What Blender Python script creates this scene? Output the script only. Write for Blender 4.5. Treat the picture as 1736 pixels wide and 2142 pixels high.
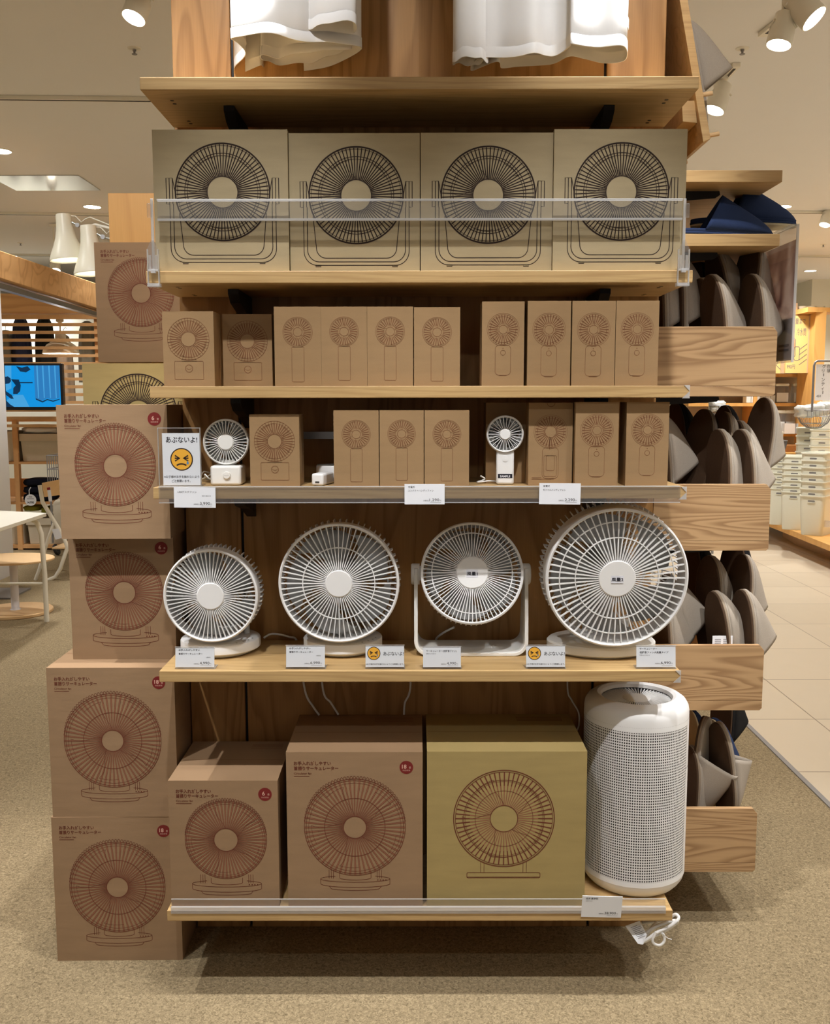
import bpy, bmesh, math, random
import numpy as np
from mathutils import Vector, Matrix
random.seed(7)
for _o in list(bpy.data.objects):
    bpy.data.objects.remove(_o)
SC = bpy.context.scene
COL = SC.collection
R = math.radians
PI = math.pi

# ------------------------------------------------------------------ camera
F, CX, CY = 2000.0, 868.0, 1071.0
CAM = Vector((-0.0072, -2.1443, 1.412))
PITCH, YAW, ROLL = 0.1155, -0.0014, -0.0012
_f = Vector((0, math.cos(PITCH), -math.sin(PITCH)))
_u = Vector((0, math.sin(PITCH), math.cos(PITCH)))
_r = Vector((1, 0, 0))
_Rz = Matrix(((math.cos(YAW), math.sin(YAW), 0), (-math.sin(YAW), math.cos(YAW), 0), (0, 0, 1)))
_f, _u, _r = _Rz @ _f, _Rz @ _u, _Rz @ _r
_r2 = _r * math.cos(ROLL) + _u * math.sin(ROLL)
_u2 = -_r * math.sin(ROLL) + _u * math.cos(ROLL)
_r, _u = _r2, _u2
cam_data = bpy.data.cameras.new('camera')
cam_data.sensor_fit = 'HORIZONTAL'
cam_data.sensor_width = 36.0
cam_data.lens = 36.0 * F / 1736.0
cam_data.clip_start = 0.05
cam_data.clip_end = 80
cam = bpy.data.objects.new('camera', cam_data)
M = Matrix(((_r.x, _u.x, -_f.x, CAM.x), (_r.y, _u.y, -_f.y, CAM.y), (_r.z, _u.z, -_f.z, CAM.z), (0, 0, 0, 1)))
cam.matrix_world = M
COL.objects.link(cam)
SC.camera = cam


def ray(px, py):
    return _r * ((px - CX) / F) - _u * ((py - CY) / F) + _f


def P(px, py, y):
    """World point on the vertical plane y that a photo pixel looks at."""
    d = ray(px, py)
    return CAM + d * ((y - CAM.y) / d.y)


def PZ(px, py, z):
    d = ray(px, py)
    return CAM + d * ((z - CAM.z) / d.z)


# ------------------------------------------------------------------ world and light
SC.view_settings.view_transform = 'Standard'
SC.view_settings.look = 'None'
SC.view_settings.exposure = 0.0
SC.view_settings.gamma = 1.0
SC.view_settings.use_curve_mapping = False
SC.cycles.max_bounces = 8
SC.cycles.transparent_max_bounces = 24
SC.cycles.caustics_reflective = False
SC.cycles.caustics_refractive = False
SC.cycles.sample_clamp_indirect = 4.0
SC.cycles.use_denoising = True
W = bpy.data.worlds.new('store_ambient')
SC.world = W
W.use_nodes = True
W.node_tree.nodes['Background'].inputs[0].default_value = (1.0, 0.985, 0.965, 1)
W.node_tree.nodes['Background'].inputs[1].default_value = 0.12
CEIL = 2.96
WARM = (1.0, 0.985, 0.965)


def spot(name, loc, target, watts, angle=70, blend=0.5, radius=0.03, color=WARM):
    d = bpy.data.lights.new(name, 'SPOT')
    d.energy = watts
    d.spot_size = R(angle)
    d.spot_blend = blend
    d.shadow_soft_size = radius
    d.color = color
    o = bpy.data.objects.new(name, d)
    o.location = loc
    o.rotation_euler = (Vector(target) - Vector(loc)).to_track_quat('-Z', 'Y').to_euler()
    COL.objects.link(o)
    return o


# the row of track spotlights straight above the shelf fronts (above the picture)
for x in (-1.45, -0.55, 0.55, 1.45):
    spot('track_lamp_light', (x, -0.04, CEIL - 0.10), (x * 0.9, -0.14, 0.0), 122, 60, 0.6, 0.02)
# the row nearer the viewer that lights the fronts; shelves keep its steep light off the back panel
for x in (-1.2, -0.4, 0.4, 1.2):
    spot('track_lamp_light', (x, -0.98, CEIL - 0.12), (x * 0.8, 0.05, 0.95), 92, 50, 1.0, 0.025)
for x in (-1.5, 0.0, 1.5):
    spot('track_lamp_light', (x, -2.4, CEIL - 0.12), (x * 0.5, 0.1, 0.7), 14, 60, 0.8, 0.03)
# two lamps aimed at the hanging T-shirts
for x in (-0.45, 0.45):
    spot('track_lamp_light', (x, -0.75, CEIL - 0.10), (x * 0.95, 0.15, 2.40), 34, 46, 0.6, 0.03)
# one lamp aimed past the left end at the cartons and end panel there
spot('track_lamp_light', (-1.35, -0.75, CEIL - 0.10), (-0.72, 1.0, 1.75), 60, 40, 0.6, 0.03)
# aisle and back-store downlights, plus unseen side lamps added to brighten the ceiling
for x, y, w in ((-2.2, 0.6, 90), (-2.6, 4.0, 150), (-2.6, 5.75, 170), (-4.3, 8.3, 220), (2.3, 0.4, 90), (2.4, 2.8, 80),
                (2.94, 5.78, 220), (4.7, 9.4, 260), (5.2, 7.0, 260), (3.6, 7.6, 210), (0.8, 8.0, 190), (-5.5, 5.5, 190), (8.0, 8.5, 260), (-1.0, 3.0, 90),
                (-3.6, -1.5, 70), (3.6, -1.5, 70),
                (-5.5, -3.5, 420), (-5.5, 0.0, 460), (-6.0, 3.0, 420), (5.5, -3.5, 420), (5.5, -0.5, 460), (6.0, 2.5, 420), (-7.5, 6.5, 300), (0.5, 3.2, 160), (9.0, 4.5, 260)):
    spot('downlight_and_fill_light', (x, y, CEIL - 0.03), (x, y, 0), w, 125, 0.9, 0.08, (1.0, 0.982, 0.955))


# ------------------------------------------------------------------ materials
def new_mat(name):
    m = bpy.data.materials.new(name)
    m.use_nodes = True
    nt = m.node_tree
    b = nt.nodes['Principled BSDF']
    return m, nt, b


def rgb(c):
    return (c[0], c[1], c[2], 1)


def s2l(r, g, b):
    f = lambda v: ((v / 255.0 + 0.055) / 1.055) ** 2.4 if v > 10 else v / 255.0 / 12.92
    return (f(r), f(g), f(b))


def plain(name, col, rough=0.5, spec=0.4, noise=0.0, nscale=60, bump=0.0, metal=0.0, coat=0.0):
    """Plain surface whose colour and relief vary a little with procedural noise."""
    m, nt, b = new_mat(name)
    b.inputs['Roughness'].default_value = rough
    b.inputs['Specular IOR Level'].default_value = spec
    b.inputs['Metallic'].default_value = metal
    b.inputs['Coat Weight'].default_value = coat
    n = nt.nodes
    tc = n.new('ShaderNodeTexCoord')
    no = n.new('ShaderNodeTexNoise')
    no.inputs['Scale'].default_value = nscale
    no.inputs['Detail'].default_value = 4
    nt.links.new(tc.outputs['Object'], no.inputs['Vector'])
    mx = n.new('ShaderNodeMix')
    mx.data_type = 'RGBA'
    k = 1 - noise
    mx.inputs[6].default_value = rgb([c * k for c in col])
    mx.inputs[7].default_value = rgb([min(1, c * (1 + noise)) for c in col])
    nt.links.new(no.outputs['Fac'], mx.inputs[0])
    nt.links.new(mx.outputs[2], b.inputs['Base Color'])
    if bump:
        bp = n.new('ShaderNodeBump')
        bp.inputs['Strength'].default_value = bump
        bp.inputs['Distance'].default_value = 0.001
        nt.links.new(no.outputs['Fac'], bp.inputs['Height'])
        nt.links.new(bp.outputs[0], b.inputs['Normal'])
    return m


def wood(name, light, dark, along='X', freq=7.0, contrast=1.0, stretch=(0.9, 7.0), fibre=0.35, rough=0.42, loc=(0, 0, 0), sharp=0.55):
    """Wood: contour lines of a stretched noise give the cathedral grain, a much finer noise the fibres."""
    m, nt, b = new_mat(name)
    n, L = nt.nodes, nt.links
    tc = n.new('ShaderNodeTexCoord')
    mp = n.new('ShaderNodeMapping')
    a, c = stretch
    mp.inputs['Scale'].default_value = {'X': (a, c, c), 'Y': (c, a, c), 'Z': (c, c, a)}[along]
    mp.inputs['Location'].default_value = loc
    L.new(tc.outputs['Object'], mp.inputs['Vector'])
    no = n.new('ShaderNodeTexNoise')
    no.inputs['Scale'].default_value = 1.0
    no.inputs['Detail'].default_value = 1.5
    no.inputs['Distortion'].default_value = 0.25
    L.new(mp.outputs[0], no.inputs['Vector'])
    mu = n.new('ShaderNodeMath'); mu.operation = 'MULTIPLY'; mu.inputs[1].default_value = freq
    L.new(no.outputs['Fac'], mu.inputs[0])
    fr = n.new('ShaderNodeMath'); fr.operation = 'FRACT'
    L.new(mu.outputs[0], fr.inputs[0])
    pw = n.new('ShaderNodeMapRange')
    pw.interpolation_type = 'SMOOTHSTEP'
    pw.inputs[1].default_value = sharp; pw.inputs[2].default_value = 1.0
    L.new(fr.outputs[0], pw.inputs[0])
    # fall back quickly after the dark late wood
    fl = n.new('ShaderNodeMapRange')
    fl.inputs[1].default_value = 0.0; fl.inputs[2].default_value = 0.14; fl.inputs[3].default_value = 1.0; fl.inputs[4].default_value = 0.0
    L.new(fr.outputs[0], fl.inputs[0])
    mxx = n.new('ShaderNodeMath'); mxx.operation = 'MAXIMUM'
    L.new(pw.outputs[0], mxx.inputs[0]); L.new(fl.outputs[0], mxx.inputs[1])
    ct = n.new('ShaderNodeMath'); ct.operation = 'MULTIPLY'; ct.inputs[1].default_value = 0.75 * contrast
    L.new(mxx.outputs[0], ct.inputs[0])
    mp2 = n.new('ShaderNodeMapping')
    s1, s2 = 9.0, 330.0
    mp2.inputs['Scale'].default_value = {'X': (s1, s2, s2), 'Y': (s2, s1, s2), 'Z': (s2, s2, s1)}[along]
    L.new(tc.outputs['Object'], mp2.inputs['Vector'])
    n2 = n.new('ShaderNodeTexNoise')
    n2.inputs['Scale'].default_value = 1.0
    n2.inputs['Detail'].default_value = 3
    L.new(mp2.outputs[0], n2.inputs['Vector'])
    ad = n.new('ShaderNodeMath'); ad.operation = 'MULTIPLY_ADD'; ad.inputs[1].default_value = fibre * 1.6; ad.use_clamp = True
    sb = n.new('ShaderNodeMath'); sb.operation = 'SUBTRACT'; sb.inputs[1].default_value = 0.38
    L.new(n2.outputs['Fac'], sb.inputs[0])
    L.new(sb.outputs[0], ad.inputs[0]); L.new(ct.outputs[0], ad.inputs[2])
    mx = n.new('ShaderNodeMix'); mx.data_type = 'RGBA'
    mx.inputs[6].default_value = rgb(light); mx.inputs[7].default_value = rgb(dark)
    L.new(ad.outputs[0], mx.inputs[0])
    L.new(mx.outputs[2], b.inputs['Base Color'])
    b.inputs['Roughness'].default_value = rough
    b.inputs['Specular IOR Level'].default_value = 0.35
    bp = n.new('ShaderNodeBump'); bp.inputs['Strength'].default_value = 0.08; bp.inputs['Distance'].default_value = 0.001
    L.new(n2.outputs['Fac'], bp.inputs['Height']); L.new(bp.outputs[0], b.inputs['Normal'])
    return m


def clear(name, tint=(0.96, 0.97, 0.97), milk=0.04, gloss=0.55, rough=0.04):
    """Thin clear plastic: mostly see-through, a reflection that grows towards grazing angles, a trace of milkiness."""
    m = bpy.data.materials.new(name)
    m.use_nodes = True
    nt = m.node_tree
    n, L = nt.nodes, nt.links
    n.remove(n['Principled BSDF'])
    out = n['Material Output']
    tr = n.new('ShaderNodeBsdfTransparent'); tr.inputs[0].default_value = rgb(tint)
    df = n.new('ShaderNodeBsdfDiffuse'); df.inputs[0].default_value = (0.9, 0.91, 0.93, 1)
    tl = n.new('ShaderNodeBsdfTranslucent'); tl.inputs[0].default_value = (0.9, 0.91, 0.93, 1)
    m0 = n.new('ShaderNodeMixShader'); m0.inputs[0].default_value = 0.5
    L.new(df.outputs[0], m0.inputs[1]); L.new(tl.outputs[0], m0.inputs[2])
    m1 = n.new('ShaderNodeMixShader'); m1.inputs[0].default_value = milk
    L.new(tr.outputs[0], m1.inputs[1]); L.new(m0.outputs[0], m1.inputs[2])
    gl = n.new('ShaderNodeBsdfGlossy'); gl.inputs['Roughness'].default_value = rough
    fr = n.new('ShaderNodeFresnel'); fr.inputs['IOR'].default_value = 1.45
    mu = n.new('ShaderNodeMath'); mu.operation = 'MULTIPLY'; mu.inputs[1].default_value = gloss
    L.new(fr.outputs[0], mu.inputs[0])
    m2 = n.new('ShaderNodeMixShader')
    L.new(mu.outputs[0], m2.inputs[0]); L.new(m1.outputs[0], m2.inputs[1]); L.new(gl.outputs[0], m2.inputs[2])
    L.new(m2.outputs[0], out.inputs['Surface'])
    return m


def emit(name, col, strength):
    m, nt, b = new_mat(name)
    b.inputs['Base Color'].default_value = (0.8, 0.8, 0.8, 1)
    b.inputs['Emission Color'].default_value = rgb(col)
    b.inputs['Emission Strength'].default_value = strength
    return m


def cardboard(name, col):
    m, nt, b = new_mat(name)
    n, L = nt.nodes, nt.links
    tc = n.new('ShaderNodeTexCoord')
    n1 = n.new('ShaderNodeTexNoise'); n1.inputs['Scale'].default_value = 900; n1.inputs['Detail'].default_value = 2
    n2 = n.new('ShaderNodeTexNoise'); n2.inputs['Scale'].default_value = 9; n2.inputs['Detail'].default_value = 3
    mp = n.new('ShaderNodeMapping'); mp.inputs['Scale'].default_value = (1, 1, 5)
    L.new(tc.outputs['Object'], n1.inputs['Vector']); L.new(tc.outputs['Object'], mp.inputs['Vector']); L.new(mp.outputs[0], n2.inputs['Vector'])
    ad = n.new('ShaderNodeMath'); ad.operation = 'ADD'
    L.new(n1.outputs['Fac'], ad.inputs[0]); L.new(n2.outputs['Fac'], ad.inputs[1])
    rp = n.new('ShaderNodeMapRange'); rp.inputs[1].default_value = 0.6; rp.inputs[2].default_value = 1.4
    L.new(ad.outputs[0], rp.inputs[0])
    mx = n.new('ShaderNodeMix'); mx.data_type = 'RGBA'
    mx.inputs[6].default_value = rgb([c * 0.9 for c in col]); mx.inputs[7].default_value = rgb([c * 1.1 for c in col])
    L.new(rp.outputs[0], mx.inputs[0]); L.new(mx.outputs[2], b.inputs['Base Color'])
    b.inputs['Roughness'].default_value = 0.75; b.inputs['Specular IOR Level'].default_value = 0.2
    bp = n.new('ShaderNodeBump'); bp.inputs['Strength'].default_value = 0.12; bp.inputs['Distance'].default_value = 0.004
    L.new(n2.outputs['Fac'], bp.inputs['Height']); L.new(bp.outputs[0], b.inputs['Normal'])
    return m


MAT = {}
OAK_L, OAK_D = s2l(222, 180, 122), s2l(176, 130, 78)
MAT['shelf'] = wood('oak_shelf_edge', s2l(200, 168, 118), s2l(154, 118, 72), 'X', 9, 0.4, (1.2, 14), 0.55, loc=(0.3, 0.1, 0))
MAT['panel'] = wood('oak_back_panel', s2l(182, 139, 88), s2l(134, 93, 50), 'Z', 13, 0.62, (0.8, 6.5), 0.34, loc=(0.2, 0, 0.3), sharp=0.45)
MAT['tray'] = wood('oak_tray_panel', s2l(184, 150, 110), s2l(134, 100, 68), 'X', 22, 0.9, (1.0, 12.0), 0.16, loc=(0.7, 0.4, 0.15), sharp=0.35)
MAT['plank'] = wood('oak_plank', s2l(204, 170, 120), s2l(156, 118, 72), 'X', 6, 0.4, (1.4, 14), 0.45, loc=(2, 1, 0))
MAT['pine'] = wood('knotty_pine', s2l(226, 178, 122), s2l(184, 128, 76), 'X', 6, 0.6, (0.8, 5), 0.2, loc=(1, 3, 2))
MAT['slat'] = plain('pine_slat', s2l(212, 164, 112), 0.5, 0.3, 0.08, 30)
MAT['store_oak'] = wood('oak_fixture', s2l(224, 172, 100), s2l(196, 138, 72), 'Z', 5, 0.4, (0.8, 6), 0.3, loc=(3, 1, 2))
MAT['beech'] = plain('beech_veneer', s2l(232, 196, 148), 0.45, 0.35, 0.06, 20)
MAT['kraft'] = cardboard('kraft_cardboard', s2l(155, 127, 98))
MAT['kraft_y'] = cardboard('yellow_kraft_cardboard', s2l(168, 148, 98))
MAT['kraft_g'] = cardboard('pale_kraft_cardboard', s2l(174, 159, 128))
MAT['kraft_s'] = cardboard('small_kraft_cardboard', s2l(158, 129, 94))
MAT['ink_red'] = plain('red_brown_ink', s2l(108, 58, 44), 0.7, 0.2, 0.05)
MAT['ink_pink'] = plain('thin_red_ink', s2l(150, 102, 78), 0.7, 0.2, 0.03)
MAT['badge'] = plain('maroon_ink', s2l(120, 42, 40), 0.6, 0.2, 0.03)
MAT['ink_blk'] = plain('black_brown_ink', s2l(48, 36, 32), 0.7, 0.2, 0.05)
MAT['ink_brn'] = plain('brown_ink', s2l(124, 84, 58), 0.7, 0.2, 0.05)
MAT['ink_pale'] = plain('pale_print', s2l(222, 176, 160), 0.7, 0.2, 0.02)
MAT['white'] = plain('white_plastic', (0.87, 0.875, 0.885), 0.38, 0.45, 0.015, 20)
MAT['white_warm'] = plain('warm_white_plastic', (0.86, 0.855, 0.83), 0.4, 0.4, 0.015, 20)
MAT['blade'] = plain('shaded_grey_plastic', (0.36, 0.355, 0.345), 0.35, 0.45, 0.02, 20)  # blade grey, darkened to carry the shade inside the fan drums
MAT['grey_dk'] = plain('dark_grey_plastic', (0.045, 0.043, 0.042), 0.5, 0.4, 0.05, 30)
MAT['black'] = plain('black_steel', (0.012, 0.011, 0.011), 0.45, 0.4, 0.1, 60)
MAT['paper'] = plain('white_card', (0.86, 0.89, 0.96), 0.55, 0.3, 0.01, 40)
MAT['txt'] = plain('black_print', (0.02, 0.02, 0.03), 0.7, 0.1, 0.05)
MAT['txt_g'] = plain('grey_print', (0.16, 0.16, 0.18), 0.7, 0.1, 0.05)
MAT['yellow'] = plain('yellow_print', s2l(250, 186, 66), 0.6, 0.2, 0.02)
MAT['tear'] = plain('blue_print', s2l(84, 140, 196), 0.6, 0.2, 0.02)
MAT['face_line'] = plain('dark_brown_print', s2l(58, 42, 38), 0.6, 0.2, 0.05)
MAT['acrylic'] = clear('clear_acrylic', (0.992, 0.995, 0.995), 0.004, 0.16, 0.03)
MAT['acrylic_haze'] = clear('hazy_acrylic', (0.93, 0.93, 0.93), 0.09, 0.4, 0.08)
MAT['acrylic_milk'] = clear('frosted_acrylic', (0.95, 0.95, 0.95), 0.42, 0.4, 0.15)
MAT['acrylic_edge'] = clear('acrylic_cut_edge', (0.97, 0.97, 0.97), 0.62, 0.4, 0.1)
MAT['cloth'] = plain('white_cotton', (0.86, 0.86, 0.87), 0.85, 0.1, 0.03, 25, 0.35)
MAT['canvas'] = plain('grey_linen', s2l(168, 158, 146), 0.9, 0.1, 0.12, 420, 0.5)
MAT['navy'] = plain('navy_canvas', s2l(44, 58, 92), 0.9, 0.1, 0.12, 420, 0.4)
MAT['black_cloth'] = plain('black_canvas', s2l(34, 33, 34), 0.9, 0.1, 0.15, 420, 0.4)
MAT['sole'] = plain('brown_rubber_sole', s2l(76, 58, 44), 0.8, 0.15, 0.12, 200, 0.3)
MAT['trim'] = plain('taupe_edging', s2l(150, 134, 116), 0.85, 0.1, 0.08, 200)
MAT['insole'] = plain('pale_insole', s2l(206, 194, 166), 0.85, 0.1, 0.1, 200)
MAT['partition'] = plain('white_laminate', (0.82, 0.83, 0.87), 0.5, 0.3, 0.01, 6)
MAT['wall'] = plain('white_plaster', s2l(232, 230, 214), 0.8, 0.2, 0.015, 6)
MAT['ceil'] = plain('ceiling_paint', s2l(243, 242, 240), 0.85, 0.1, 0.01, 4)
MAT['lamp_white'] = plain('white_enamel', s2l(240, 236, 222), 0.35, 0.5, 0.01, 10)
MAT['lamp_glow'] = emit('lit_lamp', (1, 0.94, 0.82), 14)
MAT['shade_glow'] = plain('cream_enamel_shade', s2l(246, 242, 222), 0.35, 0.5, 0.01, 10)
MAT['metal'] = plain('brushed_steel', (0.55, 0.55, 0.55), 0.3, 0.5, 0.05, 40, 0, 0.9)
MAT['grey_metal'] = plain('grey_steel', (0.28, 0.28, 0.29), 0.4, 0.5, 0.05, 40, 0, 0.5)
MAT['mirror_panel'] = plain('polished_panel', (0.60, 0.60, 0.58), 0.12, 0.5, 0.02, 8, 0, 0.85)
MAT['bin_white'] = plain('white_polypropylene', s2l(240, 240, 226), 0.4, 0.4, 0.01, 10)
MAT['canvas_bin'] = plain('ecru_canvas', s2l(206, 196, 176), 0.9, 0.1, 0.08, 200, 0.4)
MAT['navy_fold'] = plain('navy_knit', s2l(26, 28, 40), 0.9, 0.1, 0.2, 200, 0.4)
MAT['green'] = plain('olive_cloth', s2l(150, 150, 60), 0.9, 0.1, 0.1, 100, 0.3)
MAT['beige'] = plain('taupe_cloth', s2l(168, 150, 130), 0.9, 0.1, 0.1, 100, 0.3)
MAT['slate'] = plain('grey_green_cloth', s2l(112, 106, 92), 0.9, 0.1, 0.1, 100, 0.3)
MAT['shelf_back'] = plain('beige_shelf_back', s2l(170, 156, 134), 0.7, 0.2, 0.04, 12)
MAT['rattan'] = plain('woven_rattan', s2l(150, 106, 62), 0.8, 0.2, 0.3, 150, 0.8)
MAT['foil'] = plain('crinkled_foil_bag', (0.72, 0.73, 0.70), 0.25, 0.5, 0.25, 45, 1.0, 0.3)
MAT['label'] = plain('white_label', (0.78, 0.77, 0.74), 0.7, 0.2, 0.04, 90)
MAT['jar'] = clear('clear_jar', (0.90, 0.89, 0.86), 0.22, 0.5, 0.05)
MAT['poster_y'] = plain('kraft_poster', s2l(232, 198, 128), 0.7, 0.2, 0.04, 8)
MAT['poster_wood'] = plain('pale_wood_frame', s2l(206, 174, 138), 0.6, 0.3, 0.06, 30)
MAT['orange_print'] = plain('orange_print', s2l(226, 130, 80), 0.7, 0.2, 0.03)
MAT['tv'] = plain('black_bezel', (0.01, 0.01, 0.011), 0.25, 0.5, 0.05)
MAT['stick'] = plain('pale_sticker', (0.74, 0.75, 0.82), 0.5, 0.3, 0.01)
MAT['tag_red'] = plain('red_tag_print', s2l(140, 40, 44), 0.6, 0.2, 0.02)
MAT['caster'] = plain('black_rubber', (0.02, 0.02, 0.02), 0.6, 0.3, 0.05)
MAT['shirt_dark'] = plain('navy_pinstripe', s2l(38, 42, 62), 0.9, 0.1, 0.15, 120, 0.3)
MAT['shirt_blk'] = plain('black_pinstripe', s2l(30, 30, 30), 0.9, 0.1, 0.15, 120, 0.3)


def screen_mat(name, col, s):
    m = emit(name, col, s)
    b = m.node_tree.nodes['Principled BSDF']
    b.inputs['Base Color'].default_value = (0.004, 0.004, 0.004, 1); b.inputs['Specular IOR Level'].default_value = 0.1
    return m


MAT['scr_blue'] = screen_mat('screen_sky', (0.004, 0.29, 0.74), 1.0)
MAT['scr_mid'] = screen_mat('screen_curtain', (0.025, 0.20, 0.50), 1.0)
MAT['scr_lt'] = screen_mat('screen_highlight', (0.06, 0.36, 0.72), 1.0)
MAT['scr_dk'] = screen_mat('screen_shadow', (0.004, 0.03, 0.08), 1.0)


def floor_mat():
    m, nt, b = new_mat('beige_loop_carpet')
    n, L = nt.nodes, nt.links
    tc = n.new('ShaderNodeTexCoord')
    n1 = n.new('ShaderNodeTexNoise'); n1.inputs['Scale'].default_value = 130; n1.inputs['Detail'].default_value = 6; n1.inputs['Roughness'].default_value = 0.7
    n1.inputs['Distortion'].default_value = 1.2
    L.new(tc.outputs['Object'], n1.inputs['Vector'])
    rp = n.new('ShaderNodeMapRange'); rp.inputs[1].default_value = 0.36; rp.inputs[2].default_value = 0.64
    L.new(n1.outputs['Fac'], rp.inputs[0])
    mx = n.new('ShaderNodeMix'); mx.data_type = 'RGBA'
    mx.inputs[6].default_value = rgb(s2l(113, 99, 76)); mx.inputs[7].default_value = rgb(s2l(174, 156, 124))
    L.new(rp.outputs[0], mx.inputs[0])
    # carpet tiles laid with slightly different dye lots
    vo = n.new('ShaderNodeTexBrick'); vo.inputs['Scale'].default_value = 1.0
    vo.inputs['Color1'].default_value = (0.90, 0.90, 0.90, 1); vo.inputs['Color2'].default_value = (1, 1, 1, 1); vo.inputs['Mortar'].default_value = (0.86, 0.86, 0.86, 1)
    vo.inputs['Mortar Size'].default_value = 0.0015; vo.inputs['Brick Width'].default_value = 0.5; vo.inputs['Row Height'].default_value = 0.5
    vo.offset = 0.0
    L.new(tc.outputs['Object'], vo.inputs['Vector'])
    mm = n.new('ShaderNodeMix'); mm.data_type = 'RGBA'; mm.blend_type = 'MULTIPLY'; mm.inputs[0].default_value = 1
    L.new(mx.outputs[2], mm.inputs[6]); L.new(vo.outputs['Color'], mm.inputs[7])
    L.new(mm.outputs[2], b.inputs['Base Color'])
    b.inputs['Roughness'].default_value = 0.95; b.inputs['Specular IOR Level'].default_value = 0.05
    bp = n.new('ShaderNodeBump'); bp.inputs['Strength'].default_value = 0.6; bp.inputs['Distance'].default_value = 0.004
    L.new(n1.outputs['Fac'], bp.inputs['Height']); L.new(bp.outputs[0], b.inputs['Normal'])
    return m


def tile_mat():
    m, nt, b = new_mat('cream_floor_tiles')
    n, L = nt.nodes, nt.links
    tc = n.new('ShaderNodeTexCoord')
    mp = n.new('ShaderNodeMapping'); mp.inputs['Location'].default_value = (-1.77 % 0.61, -1.38 % 0.61, 0)
    L.new(tc.outputs['Object'], mp.inputs['Vector'])
    vo = n.new('ShaderNodeTexBrick'); vo.inputs['Scale'].default_value = 1.0; vo.offset = 0.0
    vo.inputs['Color1'].default_value = rgb(s2l(204, 190, 168)); vo.inputs['Color2'].default_value = rgb(s2l(198, 184, 162)); vo.inputs['Mortar'].default_value = rgb(s2l(138, 124, 106))
    vo.inputs['Mortar Size'].default_value = 0.003; vo.inputs['Brick Width'].default_value = 0.61; vo.inputs['Row Height'].default_value = 0.61
    L.new(mp.outputs[0], vo.inputs['Vector'])
    L.new(vo.outputs['Color'], b.inputs['Base Color'])
    no = n.new('ShaderNodeTexNoise'); no.inputs['Scale'].default_value = 5
    L.new(tc.outputs['Object'], no.inputs['Vector'])
    rr = n.new('ShaderNodeMapRange'); rr.inputs[3].default_value = 0.28; rr.inputs[4].default_value = 0.4
    L.new(no.outputs['Fac'], rr.inputs[0]); L.new(rr.outputs[0], b.inputs['Roughness'])
    return m


def perforated_mat():
    """White sheet with rows of round holes punched through (UV in hole pitches)."""
    m, nt, b = new_mat('perforated_white_sheet')
    n, L = nt.nodes, nt.links
    b.inputs['Base Color'].default_value = (0.80, 0.80, 0.80, 1); b.inputs['Roughness'].default_value = 0.4
    uv = n.new('ShaderNodeUVMap')
    fr = n.new('ShaderNodeVectorMath'); fr.operation = 'FRACTION'; L.new(uv.outputs[0], fr.inputs[0])
    sb = n.new('ShaderNodeVectorMath'); sb.operation = 'SUBTRACT'; sb.inputs[1].default_value = (0.5, 0.5, 0); L.new(fr.outputs[0], sb.inputs[0])
    ln = n.new('ShaderNodeVectorMath'); ln.operation = 'LENGTH'; L.new(sb.outputs[0], ln.inputs[0])
    lt = n.new('ShaderNodeMath'); lt.operation = 'LESS_THAN'; lt.inputs[1].default_value = 0.31; L.new(ln.outputs['Value'], lt.inputs[0])
    tr = n.new('ShaderNodeBsdfTransparent')
    mx = n.new('ShaderNodeMixShader'); L.new(lt.outputs[0], mx.inputs[0]); L.new(b.outputs[0], mx.inputs[1]); L.new(tr.outputs[0], mx.inputs[2])
    L.new(mx.outputs[0], n['Material Output'].inputs['Surface'])
    return m


MAT['carpet'] = floor_mat()
MAT['tiles'] = tile_mat()
MAT['perf'] = perforated_mat()


def photo_print_mat():
    m, nt, b = new_mat('printed_photo_sheet')
    n, L = nt.nodes, nt.links
    tc = n.new('ShaderNodeTexCoord')
    no = n.new('ShaderNodeTexNoise'); no.inputs['Scale'].default_value = 7; no.inputs['Detail'].default_value = 1; no.inputs['Distortion'].default_value = 1.5
    L.new(tc.outputs['Object'], no.inputs['Vector'])
    cr = n.new('ShaderNodeValToRGB')
    e = cr.color_ramp.elements
    e[0].position = 0.32; e[0].color = rgb(s2l(150, 122, 120)); e[1].position = 0.7; e[1].color = rgb(s2l(232, 218, 212))
    k = e.new(0.5); k.color = rgb(s2l(204, 180, 172))
    L.new(no.outputs['Fac'], cr.inputs[0]); L.new(cr.outputs[0], b.inputs['Base Color'])
    b.inputs['Roughness'].default_value = 0.25
    tl = n.new('ShaderNodeBsdfTranslucent'); L.new(cr.outputs[0], tl.inputs[0])
    ms = n.new('ShaderNodeMixShader'); ms.inputs[0].default_value = 0.8
    L.new(b.outputs[0], ms.inputs[1]); L.new(tl.outputs[0], ms.inputs[2]); L.new(ms.outputs[0], n['Material Output'].inputs['Surface'])
    return m


MAT['photo'] = photo_print_mat()
MAT['photo_grey'] = plain('grey_print_band', s2l(206, 200, 204), 0.3, 0.4, 0.03, 5)


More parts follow.
